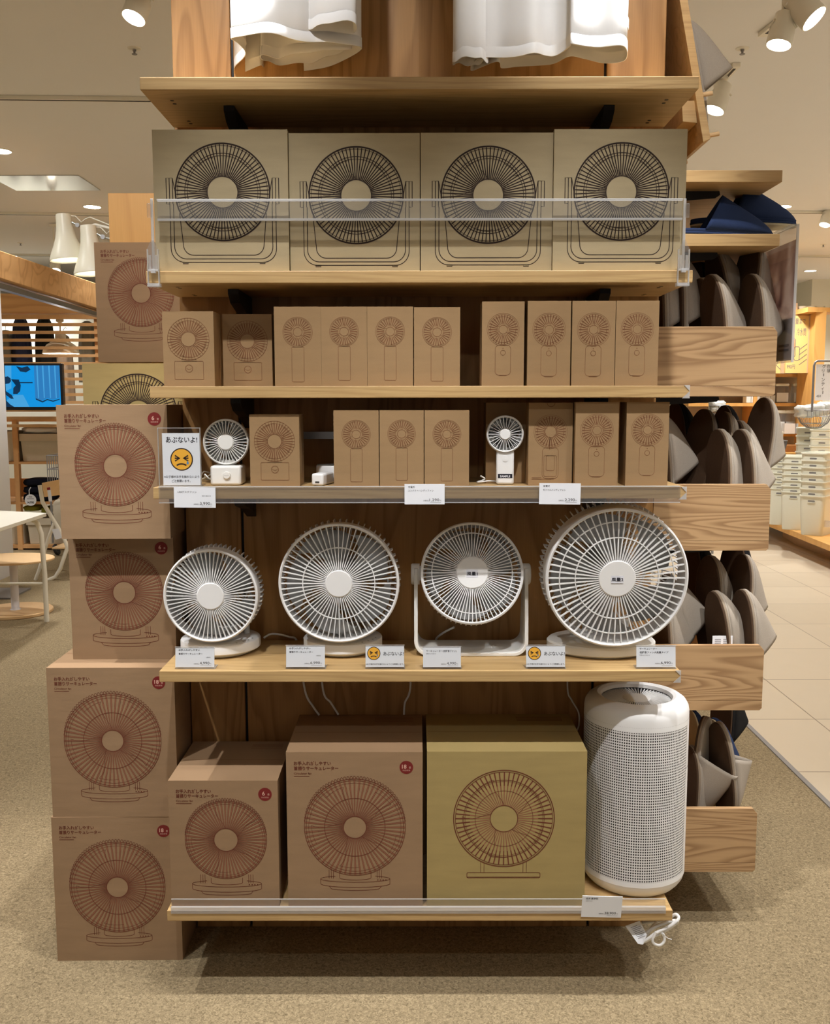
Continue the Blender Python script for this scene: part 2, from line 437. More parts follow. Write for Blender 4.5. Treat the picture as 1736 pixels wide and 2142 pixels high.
# ------------------------------------------------------------------ mesh helpers
class MB:
    """Collects shapes and links them as ONE mesh object; mat() selects the material of what follows."""

    def __init__(s):
        s.v, s.f, s.mi, s.mats, s.cur, s.uv = [], [], [], [], 0, {}

    def mat(s, key):
        m = MAT[key]
        if m not in s.mats:
            s.mats.append(m)
        s.cur = s.mats.index(m)
        return s

    def poly(s, pts, idx=None):
        b = len(s.v)
        s.v += [tuple(p) for p in pts]
        s.f.append(tuple(range(b, b + len(pts))))
        s.mi.append(s.cur)

    def mesh(s, vs, fs):
        b = len(s.v)
        s.v += [tuple(p) for p in vs]
        for f in fs:
            s.f.append(tuple(i + b for i in f)); s.mi.append(s.cur)

    def box(s, x0, x1, y0, y1, z0, z1, T=None):
        vs = [Vector((x, y, z)) for x in (x0, x1) for y in (y0, y1) for z in (z0, z1)]
        if T is not None:
            vs = [T @ v for v in vs]
        s.mesh(vs, [(0, 1, 3, 2), (4, 6, 7, 5), (0, 4, 5, 1), (2, 3, 7, 6), (0, 2, 6, 4), (1, 5, 7, 3)])

    def bar(s, a, b, w, h, up=(0, 0, 1)):
        """Box between two points with width w (sideways) and height h (along up)."""
        a, b = Vector(a), Vector(b)
        d = (b - a).normalized()
        up = Vector(up)
        sd = d.cross(up).normalized()
        up = sd.cross(d).normalized()
        vs = []
        for p in (a, b):
            for i, j in ((-1, -1), (1, -1), (1, 1), (-1, 1)):
                vs.append(p + sd * (i * w / 2) + up * (j * h / 2))
        s.mesh(vs, [(3, 2, 1, 0), (4, 5, 6, 7), (0, 1, 5, 4), (1, 2, 6, 5), (2, 3, 7, 6), (3, 0, 4, 7)])

    def tube(s, pts, r, n=10, closed=False):
        pts = [Vector(p) for p in pts]
        k = len(pts)
        prev = None
        rings = []
        for i, p in enumerate(pts):
            if closed:
                t = (pts[(i + 1) % k] - pts[i - 1])
            else:
                t = pts[min(i + 1, k - 1)] - pts[max(i - 1, 0)]
            t.normalize()
            if prev is None:
                q = Vector((0, 0, 1)) if abs(t.z) < 0.9 else Vector((1, 0, 0))
                nrm = t.cross(q).normalized()
            else:
                nrm = (prev - t * prev.dot(t))
                if nrm.length < 1e-6:
                    nrm = t.cross(Vector((0.3, 0.5, 0.8)))
                nrm.normalize()
            prev = nrm
            bn = t.cross(nrm)
            rr = r[i] if isinstance(r, (list, tuple)) else r
            rings.append([p + (nrm * math.cos(a) + bn * math.sin(a)) * rr for a in [2 * PI * j / n for j in range(n)]])
        vs = [v for g in rings for v in g]
        fs = []
        for i in range(k if closed else k - 1):
            i2 = (i + 1) % k
            for j in range(n):
                j2 = (j + 1) % n
                fs.append((i * n + j, i * n + j2, i2 * n + j2, i2 * n + j))
        if not closed:
            fs.append(tuple(range(n - 1, -1, -1)))
            fs.append(tuple((k - 1) * n + j for j in range(n)))
        s.mesh(vs, fs)

    def lathe(s, prof, n=48, T=None, closed=False, caps=True, arc=None):
        """Profile of (radius, height) turned about local z; T places it."""
        vs, fs = [], []
        k = len(prof)
        a0, a1 = arc if arc else (0, 2 * PI)
        full = arc is None
        cnt = n if full else n + 1
        for r, z in prof:
            for j in range(cnt):
                a = a0 + (a1 - a0) * j / n
                v = Vector((r * math.cos(a), r * math.sin(a), z))
                vs.append(T @ v if T is not None else v)
        rows = k if closed else k - 1
        for i in range(rows):
            i2 = (i + 1) % k
            for j in range(n):
                j2 = (j + 1) % cnt
                fs.append((i * cnt + j, i * cnt + j2, i2 * cnt + j2, i2 * cnt + j))
        if caps and full and not closed:
            if prof[0][0] > 1e-6:
                fs.append(tuple(range(cnt - 1, -1, -1)))
            if prof[-1][0] > 1e-6:
                fs.append(tuple((k - 1) * cnt + j for j in range(cnt)))
        s.mesh(vs, fs)

    def prism(s, outline, d, T=None):
        """Closed outline [(a,b)] in local xz, pushed from y=0 to y=d."""
        k = len(outline)
        vs = [Vector((a, 0, b)) for a, b in outline] + [Vector((a, d, b)) for a, b in outline]
        if T is not None:
            vs = [T @ v for v in vs]
        fs = [tuple(range(k)), tuple(range(2 * k - 1, k - 1, -1))]
        for i in range(k):
            j = (i + 1) % k
            fs.append((i, i + k, j + k, j))
        s.mesh(vs, fs)

    def build(s, name, parent=None, smooth=None, bevel=0, loc=None, seg=2, weld=False):
        me = bpy.data.meshes.new(name)
        me.from_pydata(s.v, [], s.f)
        for m in s.mats:
            me.materials.append(m)
        me.polygons.foreach_set('material_index', s.mi)
        if weld:
            bm = bmesh.new(); bm.from_mesh(me)
            bmesh.ops.remove_doubles(bm, verts=bm.verts, dist=1e-5)
            bmesh.ops.recalc_face_normals(bm, faces=bm.faces)
            bm.to_mesh(me); bm.free()
        me.update()
        if smooth is not None:
            me.polygons.foreach_set('use_smooth', [True] * len(me.polygons))
            me.set_sharp_from_angle(angle=R(smooth))
        o = bpy.data.objects.new(name, me)
        COL.objects.link(o)
        if parent is not None:
            o.parent = parent
        if loc is not None:
            o.location = loc
        if bevel:
            b = o.modifiers.new('edge_rounding', 'BEVEL')
            b.width = bevel; b.segments = seg; b.limit_method = 'ANGLE'; b.angle_limit = R(40)
        return o


def tag(o, label=None, cat=None, group=None, kind=None):
    if label: o['label'] = label
    if cat: o['category'] = cat
    if group: o['group'] = group
    if kind: o['kind'] = kind
    return o


def thing(name, label, cat, loc=(0, 0, 0), rz=0.0, group=None):
    o = bpy.data.objects.new(name, None)
    o.empty_display_size = 0.05
    o.location = loc
    o.rotation_euler = (0, 0, rz)
    COL.objects.link(o)
    return tag(o, label, cat, group)


def struct(o):
    o['kind'] = 'structure'
    return o


def dup(root, label=None, loc=None, group=None):
    """A copy of a thing with copies of its parts and sub-parts."""
    r = root.copy(); COL.objects.link(r)
    def kids(a, b):
        for ch in list(a.children):
            if ch is r:
                continue
            c = ch.copy(); COL.objects.link(c); c.parent = b
            kids(ch, c)
    kids(root, r)
    if label: r['label'] = label
    if loc is not None: r.location = loc
    if group: r['group'] = group
    return r


_TXT = {}


def text_mesh(body, bold=0.0):
    key = (body, bold)
    if key not in _TXT:
        c = bpy.data.curves.new('lettering', 'FONT')
        c.body = body
        c.resolution_u = 3
        c.offset = bold
        o = bpy.data.objects.new('lettering', c)
        COL.objects.link(o)
        dg = bpy.context.evaluated_depsgraph_get()
        dg.update()
        me = bpy.data.meshes.new_from_object(o.evaluated_get(dg))
        vs = [(v.co.x, v.co.y) for v in me.vertices]
        fs = [tuple(p.vertices) for p in me.polygons]
        bpy.data.objects.remove(o); bpy.data.curves.remove(c); bpy.data.meshes.remove(me)
        xs = [v[0] for v in vs] or [0]
        _TXT[key] = (vs, fs, min(xs), max(xs))
    return _TXT[key]


class Pen:
    """Draws flat ink on a plane: origin, right and up vectors, a hair in front of the surface."""

    def __init__(s, mb, o, ux=(1, 0, 0), uy=(0, 0, 1), eps=0.0004):
        s.mb, s.o, s.ux, s.uy = mb, Vector(o), Vector(ux).normalized(), Vector(uy).normalized()
        s.n = s.ux.cross(s.uy); s.eps = eps

    def p(s, u, v, e=1.0):
        return s.o + s.ux * u + s.uy * v + s.n * (s.eps * e)

    def fill(s, pts, e=1.0):
        s.mb.poly([s.p(u, v, e) for u, v in pts])

    def line(s, pts, w, closed=False, e=1.0):
        k = len(pts)
        vs = []
        for i in range(k):
            if closed:
                a, b = pts[i - 1], pts[(i + 1) % k]
            else:
                a, b = pts[max(i - 1, 0)], pts[min(i + 1, k - 1)]
            dx, dy = b[0] - a[0], b[1] - a[1]
            l = math.hypot(dx, dy) or 1
            nx, ny = -dy / l * w / 2, dx / l * w / 2
            vs.append(s.p(pts[i][0] - nx, pts[i][1] - ny, e)); vs.append(s.p(pts[i][0] + nx, pts[i][1] + ny, e))
        fs = []
        for i in range(k if closed else k - 1):
            j = (i + 1) % k
            fs.append((2 * i, 2 * j, 2 * j + 1, 2 * i + 1))
        s.mb.mesh(vs, fs)

    def circle(s, cx, cy, r, w, n=64, e=1.0, ry=None):
        ry = ry or r
        s.line([(cx + r * math.cos(2 * PI * i / n), cy + ry * math.sin(2 * PI * i / n)) for i in range(n)], w, True, e)

    def disc(s, cx, cy, r, n=40, e=1.0, ry=None):
        ry = ry or r
        s.fill([(cx + r * math.cos(2 * PI * i / n), cy + ry * math.sin(2 * PI * i / n)) for i in range(n)], e)

    def arc(s, cx, cy, rx, ry, a0, a1, w, n=20, e=1.0):
        s.line([(cx + rx * math.cos(R(a0 + (a1 - a0) * i / n)), cy + ry * math.sin(R(a0 + (a1 - a0) * i / n))) for i in range(n + 1)], w, False, e)

    def text(s, body, u, v, size, bold=0.0, align='L', e=1.0, width=None):
        vs, fs, x0, x1 = text_mesh(body, bold)
        k = size
        kx = k if width is None else width / (x1 - x0)
        du = {'L': -x0 * kx, 'C': -(x0 + x1) / 2 * kx, 'R': -x1 * kx}[align]
        s.mb.mesh([s.p(u + du + a * kx, v + b * k, e) for a, b in vs], fs)

    def rect(s, u0, u1, v0, v1, w=None, e=1.0, r=0.0):
        if r:
            pts = []
            for cx, cy, a in ((u1 - r, v1 - r, 0), (u0 + r, v1 - r, 90), (u0 + r, v0 + r, 180), (u1 - r, v0 + r, 270)):
                for i in range(7):
                    t = R(a + 15 * i)
                    pts.append((cx + r * math.cos(t), cy + r * math.sin(t)))
        else:
            pts = [(u0, v0), (u1, v0), (u1, v1), (u0, v1)]
        if w:
            s.line(pts, w, True, e)
        else:
            s.fill(pts, e)


# ------------------------------------------------------------------ the setting
def plane_box(name, x0, x1, y0, y1, z0, z1, key):
    b = MB(); b.mat(key); b.box(x0, x1, y0, y1, z0, z1)
    return struct(b.build(name))


TX = 1.432   # where carpet meets the tiled aisle
plane_box('floor', -9, TX, -6, 12, -0.05, 0, 'carpet')
plane_box('floor', TX + 0.02, 12, -6, 12, -0.05, 0.0, 'tiles')
plane_box('trim_1', TX, TX + 0.02, -6, 12, -0.05, 0.004, 'grey_metal')
plane_box('ceiling', -9, 12, -6, 12, CEIL, CEIL + 0.1, 'ceil')
plane_box('wall_back', -9, 12, 12, 12.1, 0, CEIL, 'wall')
_a = P(1698, 610, 10.4)
plane_box('wall_side', _a.x, 12, 10.4, 12, 0, CEIL, 'wall')      # a boxed-out corner of the back wall
plane_box('trim_2', -9, _a.x, 11.985, 12, P(1640, 605, 12).z - 0.01, P(1640, 605, 12).z + 0.01, 'grey_metal')

# ------------------------------------------------------------------ the shelf unit
PY = 0.295                                     # face of its back panel
ST = [2.103, 1.6961, 1.4454, 1.2192, 0.795, 0.2113]   # shelf tops, from the top down
TH = 0.026

g = thing('shelf_unit', 'tall oak-panelled shelf unit with dark bracket slots carrying the fan shelves', 'shelf unit', (0, PY, 0))
b = MB().mat('panel'); b.box(-0.4515, 0.4515, 0, 0.03, 0, 2.92); b.build('back_panel', g, bevel=0.0015)
for s in (-1, 1):
    b = MB().mat('panel'); x = sorted((s * 0.4585, s * 0.6)); b.box(x[0], x[1], 0, 0.03, 0, 2.92); b.build('side_panel', g, bevel=0.0015)
    b = MB().mat('black'); x = sorted((s * 0.4515, s * 0.4585)); b.box(x[0], x[1], 0.012, 0.03, 0, 2.92); b.build('slot_strip', g)
b = MB().mat('store_oak'); b.box(-0.6, 0.6, 0.03, 0.95, 0, 2.92); b.build('carcass', g)

SHELF_LABEL = ['topmost oak shelf, empty on top, under the white T-shirts',
               'oak shelf carrying four large pale boxes behind a clear guard rail',
               'oak shelf carrying only small brown fan boxes, no price tags on its edge',
               'oak shelf with sample mini fans and a clear strip of hanging price tags',
               'oak shelf carrying the four large white display fans',
               'lowest oak shelf, holding three big cartons and the air purifier']
shelves = []
for i, z in enumerate(ST):
    t = thing('wooden_shelf', SHELF_LABEL[i], 'shelf', (0, 0, z), 0, 'oak shelves on the fan unit')
    b = MB().mat('shelf'); b.box(-0.6, 0.6, 0, PY - 0.009, -TH, 0); b.build('board', t, bevel=0.0012)
    for s in (-1, 1):
        b = MB().mat('black')
        xx = s * 0.43
        prof = [(PY - 0.002, -TH - 0.001), (0.108, -TH - 0.001), (0.108, -TH - 0.012), (0.135, -TH - 0.03), (0.21, -TH - 0.045), (PY - 0.002, -TH - 0.075)]
        T = Matrix(((0, 1, 0, xx - 0.012), (1, 0, 0, 0), (0, 0, 1, 0), (0, 0, 0, 1)))
        b.prism([(p[0], p[1]) for p in prof], 0.024, T)
        b.build('bracket', t)
    # countersunk fixing holes under each end
    for sx in (-1, 1):
        for yy in (0.075, 0.098, 0.232, 0.252):
            b = MB().mat('black'); b.lathe([(0.0045, -TH - 0.0004), (0.0045, -TH + 0.002)], 12, Matrix.Translation((sx * 0.55, yy, 0)))
            b.build('fixing_hole', t)
    if i in (2, 3, 4):
        b = MB().mat('acrylic_edge')
        T = Matrix.Translation((0.588, -0.0018, -TH))
        b.prism([(-0.004, -0.002), (0.013, -0.002), (0.013, 0.014)], 0.0016, T)
        b.build('corner_guard', t)
        b = MB().mat('acrylic_edge'); b.prism([(0.0, TH + 0.001), (0.013, TH + 0.001), (0.013, TH - 0.012)], 0.0016, T)
        b.build('corner_guard', t)
    shelves.append(t)

# ------------------------------------------------------------------ cartons
K = 0.000364       # metres per measured print unit


def fan_rays(pen, cx, cy, r0, r1, n, w0, w1, e=1.0, a0=0.0):
    for i in range(n):
        a = a0 + 2 * PI * i / n
        c, s = math.cos(a), math.sin(a)
        pen.fill([(cx + r0 * c + w0 * s, cy + r0 * s - w0 * c), (cx + r1 * c + w1 * s, cy + r1 * s - w1 * c),
                  (cx + r1 * c - w1 * s, cy + r1 * s + w1 * c), (cx + r0 * c - w0 * s, cy + r0 * s + w0 * c)], e)


def fan_blades(pen, cx, cy, r0, r1, n, w, a0=0.3, e=1.5):
    for i in range(n):
        a = a0 + 2 * PI * i / n
        pts = []
        for t in range(9):
            k = t / 8
            pts.append((cx + (r0 + (r1 - r0) * k) * math.cos(a + 0.34 * math.sin(k * 2.2)), cy + (r0 + (r1 - r0) * k) * math.sin(a + 0.34 * math.sin(k * 2.2))))
        for t in range(5):
            k = t / 4
            aa = a + 0.27 + k * 0.5
            pts.append((cx + r1 * (1 - 0.03 * k) * math.cos(aa), cy + r1 * (1 - 0.03 * k) * math.sin(aa)))
        pen.line(pts, w, False, e)


def art_circulator(pen, mb, W, H, mid, badge):
    """Red-brown print of a swivelling circulator, two title lines and a round badge."""
    cx = W * (0.5 if mid else 0.517)
    r = 0.1195 if mid else 0.0965
    cy = H - (0.185 if mid else 0.146)
    hub = 0.0272 if mid else 0.0284
    mb.mat('ink_red')
    u = 0.0182
    k = 1.0 if mid else 0.95
    pen.text('お手入れがしやすい', u, H - 0.0315 * k, 0.0103, 0.022, 'L', width=0.0873 * k)
    pen.text('首振りサーキュレーター', u, H - 0.0435 * k, 0.0103, 0.022, 'L', width=0.1045 * k)
    pen.text('Circulator fan', u, H - 0.0545 * k, 0.0066, 0.012, 'L', width=0.0418 * k)
    pen.rect(u, u + 0.0362, H - 0.0597 * k, H - 0.0583 * k)
    # fan
    mb.mat('ink_pink')
    fan_rays(pen, cx, cy, hub, r, 60, 0.0008, 0.0017, 1.0)
    mb.mat('ink_red')
    lw = 0.0011
    for i in range(60):
        a = 2 * PI * i / 60
        c, s = math.cos(a), math.sin(a)
        for sg in (-1, 1):
            o0, o1 = 0.0008 * sg, 0.0017 * sg
            pen.line([(cx + hub * c - o0 * s, cy + hub * s + o0 * c), (cx + r * c - o1 * s, cy + r * s + o1 * c)], 0.0006, False, 1.4)
    pen.circle(cx, cy, r, 0.0013, 90, 1.6); pen.circle(cx, cy, r * 0.965, lw, 90, 1.6); pen.circle(cx, cy, r * 0.915, 0.0007, 90, 1.6)
    if mid:
        pen.circle(cx, cy, r * 0.6, 0.0013, 80, 1.6)
    pen.circle(cx, cy, hub, 0.0015, 50, 1.6)
    fan_blades(pen, cx, cy, hub, r * 0.86, 5, 0.0007)
    # cage teeth peeping over the rim
    rt = r * 1.012
    n = 46
    pts = []
    for i in range(n + 1):
        a = R(8 + 164 * i / n)
        for da, rr in ((-0.024, rt), (-0.016, rt + 0.0044), (0.0, rt + 0.0058), (0.016, rt + 0.0044), (0.024, rt)):
            fade = min(1, math.sin(a) * 1.25)
            rr = r + (rr - r) * fade
            pts.append((cx + rr * math.cos(a + da), cy + rr * math.sin(a + da)))
    pen.line(pts, lw, False, 1.2)
    # pedestal
    by = cy - r - (0.0 if mid else 0.004)
    bw = 0.0825
    for s in (-1, 1):
        for d in (0.0, 0.005, 0.0105):
            pen.line([(cx + s * (0.052 + d), by + 0.014), (cx + s * (0.052 + d), by - 0.008)], lw)
    pen.arc(cx, by - 0.009, bw, 0.0085, 20, 55, lw); pen.arc(cx, by - 0.009, bw, 0.0085, 125, 160, lw); pen.arc(cx, by - 0.009, bw, 0.0085, -180, 20, lw); pen.arc(cx, by - 0.009, bw, 0.0085, 155, 180, lw)
    pen.line([(cx - bw, by - 0.009), (cx - bw, by - 0.021)], lw); pen.line([(cx + bw, by - 0.009), (cx + bw, by - 0.021)], lw)
    pen.arc(cx, by - 0.021, bw, 0.0095, -180, 0, lw)
    pen.line([(cx - 0.062, by - 0.0275), (cx - 0.058, by - 0.033)], lw); pen.line([(cx + 0.062, by - 0.0275), (cx + 0.058, by - 0.033)], lw)
    pen.arc(cx, by - 0.033, 0.058, 0.005, -180, 0, lw)
    pen.arc(cx, by - 0.006, 0.0375, 0.006, -180, 0, lw)
    for s in (-1, 1):
        pen.line([(cx + s * 0.0375, by + 0.006), (cx + s * 0.0375, by - 0.006)], lw)
    for i in range(4):
        pen.rect(cx + 0.052 + i * 0.0065, cx + 0.055 + i * 0.0065, by - 0.013, by - 0.0105)
    # badge
    mb.mat('badge')
    bx, bz = W - (0.0383 if mid else 0.0300), H - (0.0375 if mid else 0.0335)
    pen.disc(bx, bz, 0.0160, 40, 1.2)
    mb.mat('ink_pale')
    pen.text(badge, bx - (0.0105 if len(badge) > 1 else 0.0065), bz - 0.0025, 0.0135, 0.02, 'L', 2.4)
    pen.text('畳', bx + 0.0058, bz - 0.0022, 0.0056, 0.0, 'L', 2.4)
    pen.text('対応目安', bx, bz - 0.0088, 0.0040, 0, 'C', 2.4, width=0.018)


def art_stand(pen, mb, W, H):
    """Black line print of a round fan held in a U-shaped stand."""
    k = 0.292 / 805
    cx, cy = W * 0.512, H - 365 * k
    r = 0.1035
    hub = 0.0335
    mb.mat('ink_blk')
    for i in range(72):
        a = 2 * PI * (i + 0.5) / 72
        c, s = math.cos(a), math.sin(a)
        pen.line([(cx + hub * c, cy + hub * s), (cx + r * 0.98 * c, cy + r * 0.98 * s)], 0.0024, False, 1.0)
    pen.circle(cx, cy, r, 0.0032, 90, 1.5); pen.circle(cx, cy, r * 0.955, 0.0009, 90, 1.5)
    pen.circle(cx, cy, r * 0.80, 0.0014, 80, 1.5); pen.circle(cx, cy, r * 0.75, 0.0010, 80, 1.5)
    pen.circle(cx, cy, hub, 0.0014, 50, 1.5)
    fan_blades(pen, cx, cy, hub, r * 0.75, 5, 0.0008)
    lw = 0.0017

    def U(x0, x1, top, bot, rad):
        pts = [(cx + x0, top)]
        for a in range(180, 271, 10):
            pts.append((cx + x0 + rad + rad * math.cos(R(a)), bot + rad + rad * math.sin(R(a))))
        for a in range(270, 361, 10):
            pts.append((cx + x1 - rad + rad * math.cos(R(a)), bot + rad + rad * math.sin(R(a))))
        pts.append((cx + x1, top))
        pen.line(pts, lw)
    zt = cy + 0.030
    U(-0.1165, 0.1165, zt - 0.055, cy - 0.1505, 0.030)
    U(-0.1085, 0.1085, zt - 0.055, cy - 0.1430, 0.026)
    for s in (-1, 1):
        pen.line([(cx + s * 0.1165, zt - 0.055), (cx + s * 0.1235, zt - 0.055), (cx + s * 0.1235, zt), (cx + s * 0.1095, zt), (cx + s * 0.104, cy)], lw)
        pen.line([(cx + s * 0.1165, zt - 0.055), (cx + s * 0.1165, zt)], lw)
        pen.line([(cx + s * 0.1095, zt), (cx + s * 0.1095, zt - 0.055)], lw)
        pen.rect(cx + s * 0.085 - 0.006, cx + s * 0.085 + 0.006, cy - 0.1535, cy - 0.1505, lw)
    pts = [(cx - 0.0955, cy - 0.045)]
    for a in range(180, 271, 10):
        pts.append((cx - 0.089 + 0.022 + 0.022 * math.cos(R(a)), cy - 0.135 + 0.022 + 0.022 * math.sin(R(a))))
    q = [(2 * cx - x, y) for x, y in reversed(pts)]
    pen.line(pts + q, lw)


def art_pedestal(pen, mb, W, H):
    """Red print of a big fan on two legs and a flat bar foot."""
    k = W / 1000
    cx, cy = W * 0.484, H - 437 * k
    r, hub = 0.1190, 0.0325
    mb.mat('ink_pink')
    fan_rays(pen, cx, cy, hub, r * 0.96, 60, 0.0009, 0.0017)
    mb.mat('ink_red')
    fan_rays(pen, cx, cy, r * 0.68, r * 0.96, 60, 0.0011, 0.0011, 1.3)
    for rr, w in ((1.0, 0.0022), (0.965, 0.0012), (0.80, 0.0012), (0.77, 0.0007), (0.575, 0.0010)):
        pen.circle(cx, cy, r * rr, w, 90, 1.6)
    pen.circle(cx, cy, hub, 0.0016, 50, 1.6)
    fan_blades(pen, cx, cy, hub, r * 0.83, 5, 0.0009)
    lw = 0.0010
    for s in (-1, 1):
        for d in (0.0465, 0.0545):
            pen.line([(cx + s * d, cy - math.sqrt(r * r - d * d)), (cx + s * d, cy - 0.1345)], lw)
    pen.rect(cx - 0.087, cx + 0.087, cy - 0.1475, cy - 0.1345, 0.0014, 1.0, 0.003)
    pen.line([(cx - 0.087, cy - 0.1455), (cx + 0.087, cy - 0.1455)], lw)


def art_small(pen, mb, W, H, kind):
    mb.mat('ink_brn')
    cx = W / 2
    if kind == 'desk':
        k = W / 312
        cy, r, hub = H - 168 * k, 127 * k, 44 * k
        fan_rays(pen, cx, cy, hub, r * 0.86, 40, 0.0007, 0.0013)
        fan_rays(pen, cx, cy, r * 0.86, r, 40, 0.0005, 0.0005)
        pen.circle(cx, cy, r, 0.0009); pen.circle(cx, cy, r * 0.88, 0.0006); pen.circle(cx, cy, hub, 0.0008)
        fan_blades(pen, cx, cy, hub, r * 0.85, 5, 0.0006)
        pen.rect(cx - 45 * k, cx + 45 * k, H - 301 * k, H - 290 * k, 0.0007)
        pen.rect(cx - 88 * k, cx + 88 * k, H - 412 * k, H - 301 * k, 0.0009, 1.0, 0.002)
        pen.circle(cx, H - 345 * k, 22 * k, 0.0012, 30)
        pen.arc(cx, H - 336 * k, 17 * k, 14 * k, 200, 340, 0.0008, 10)
    elif kind == 'compact':
        k = W / 285
        cy, r, hub = H - 152 * k, 90 * k, 27 * k
        fan_rays(pen, cx, cy, hub * 1.35, r * 0.9, 30, 0.0006, 0.0011)
        pen.circle(cx, cy, r, 0.0007); pen.circle(cx, cy, r * 0.93, 0.0005); pen.circle(cx, cy, hub, 0.0010, 30)
        fan_blades(pen, cx, cy, hub, r * 0.88, 6, 0.0005)
        pen.rect(cx - 37 * k, cx + 37 * k, H - 452 * k, H - 242 * k, 0.0008, 1.0, 0.0025)
    else:
        k = W / 257
        cy, r, hub = H - 168 * k, 98 * k, 26 * k
        fan_rays(pen, cx, cy, hub * 1.3, r * 0.9, 30, 0.0006, 0.0011)
        for rr in (1.0, 0.92, 0.80):
            pen.circle(cx, cy, r * rr, 0.0006)
        pen.circle(cx, cy, hub * (1.3 if kind == 'mobile_back' else 1), 0.0009, 30)
        fan_blades(pen, cx, cy, hub, r * 0.8, 6, 0.0005)
        pen.rect(cx - 47 * k, cx + 47 * k, H - 442 * k, H - 262 * k, 0.0008, 1.0, 0.0085)
        pen.line([(cx - 24 * k, H - 446 * k), (cx + 24 * k, H - 446 * k)], 0.0008)
        if kind == 'mobile':
            pen.circle(cx, H - 307 * k, 15 * k, 0.0010, 30); pen.disc(cx, H - 280 * k, 3 * k, 12)
        else:
            pen.line([(cx - 4 * k, cy - hub * 1.2), (cx - 4 * k, H - 272 * k)], 0.0012)
            pen.rect(cx - 37 * k, cx + 37 * k, H - 430 * k, H - 308 * k, 0.0007, 1.0, 0.003)
            pen.rect(cx - 24 * k, cx + 24 * k, H - 396 * k, H - 308 * k, 0.0007, 1.0, 0.003)
            for i in range(2):
                pen.line([(0.008, 0.017 - i * 0.0032), (0.008 + (0.022, 0.045)[i], 0.017 - i * 0.0032)], 0.0012)


CARTON = {}


def carton_mesh(kind, W, H, D):
    key = (kind, round(W, 3), round(H, 3), round(D, 3))
    if key in CARTON:
        return CARTON[key]
    mb = MB()
    big = kind in ('circ6', 'circ18', 'stand', 'pedestal')
    mb.mat({'circ6': 'kraft', 'circ18': 'kraft', 'stand': 'kraft_g', 'stand_y': 'kraft_y', 'pedestal': 'kraft_y'}.get(kind, 'kraft_s'))
    mb.box(-W / 2, W / 2, 0, D, 0, H)
    pen = Pen(mb, (-W / 2, 0, 0), (1, 0, 0), (0, 0, 1), 0.0004)
    if kind in ('circ6', 'circ18'):
        art_circulator(pen, mb, W, H, kind == 'circ18', '6' if kind == 'circ6' else '18')
    elif kind in ('stand', 'stand_y'):
        art_stand(pen, mb, W, H)
    elif kind == 'pedestal':
        art_pedestal(pen, mb, W, H)
    elif kind != 'plain':
        art_small(pen, mb, W, H, kind)
    if kind in ('desk_n', 'mobile_back', 'notch'):
        mb.mat('ink_brn'); pen.arc(W / 2, H, 0.009, 0.009, 180, 360, 0.0012, 14)
    top = Pen(mb, (-W / 2, 0, H), (1, 0, 0), (0, 1, 0), 0.0004)
    mb.mat('ink_brn')
    if W > 0.2:
        top.rect(0.004, W - 0.004, D / 2 - 0.0008, D / 2 + 0.0008)
        for i in range(4):
            top.rect(W * 0.62, W * 0.93, D * 0.80 + i * 0.009, D * 0.80 + i * 0.009 + 0.0025)
    else:
        top.rect(0.002, W - 0.002, 0.012, 0.0128)
    side = Pen(mb, (W / 2, 0, 0), (0, 1, 0), (0, 0, 1), 0.0004)
    if kind.startswith('desk'):
        for i in range(3):
            side.rect(D * 0.55 + 0.007 * i, D * 0.55 + 0.007 * i + 0.003, H * (0.10 + 0.16 * i), H * (0.34 + 0.16 * i))
    o = mb.build('carton')
    me = o.data
    bpy.data.objects.remove(o)
    CARTON[key] = me
    return me


def carton(kind, x0, x1, z0, z1, y, D, label, group=None, rz=0.0, name='cardboard_box'):
    W, H = x1 - x0, z1 - z0
    o = bpy.data.objects.new(name, carton_mesh(kind, W, H, D))
    COL.objects.link(o)
    o.location = ((x0 + x1) / 2, y, z0)
    o.rotation_euler = (0, 0, rz)
    m = o.modifiers.new('soft_edges', 'BEVEL'); m.width = 0.0022 if W > 0.2 else 0.001; m.segments = 2; m.limit_method = 'ANGLE'; m.angle_limit = R(60)
    return tag(o, label, 'box', group)


# --- second shelf: four large pale boxes
S2 = [(322, 603, 271, 'leftmost large pale box with a black fan-in-stand drawing'),
      (605.5, 878, 278.5, 'second large pale stand-fan box from the left, on the guarded shelf'),
      (880, 1155.5, 277.5, 'third large pale stand-fan box from the left, on the guarded shelf'),
      (1157.5, 1434, 270, 'rightmost large pale box with a black fan-in-stand drawing')]
for i, (a, c, t, lb) in enumerate(S2):
    y = (0.022, 0.03, 0.03, 0.022)[i]
    zt = P((a + c) / 2, t, y).z
    x0, x1 = P(a, (t + 565) / 2, y).x, P(c, (t + 565) / 2, y).x
    carton('stand', x0, x1, ST[1] + 0.0005, zt, y, 0.25, lb, 'large fan boxes on the guarded shelf')

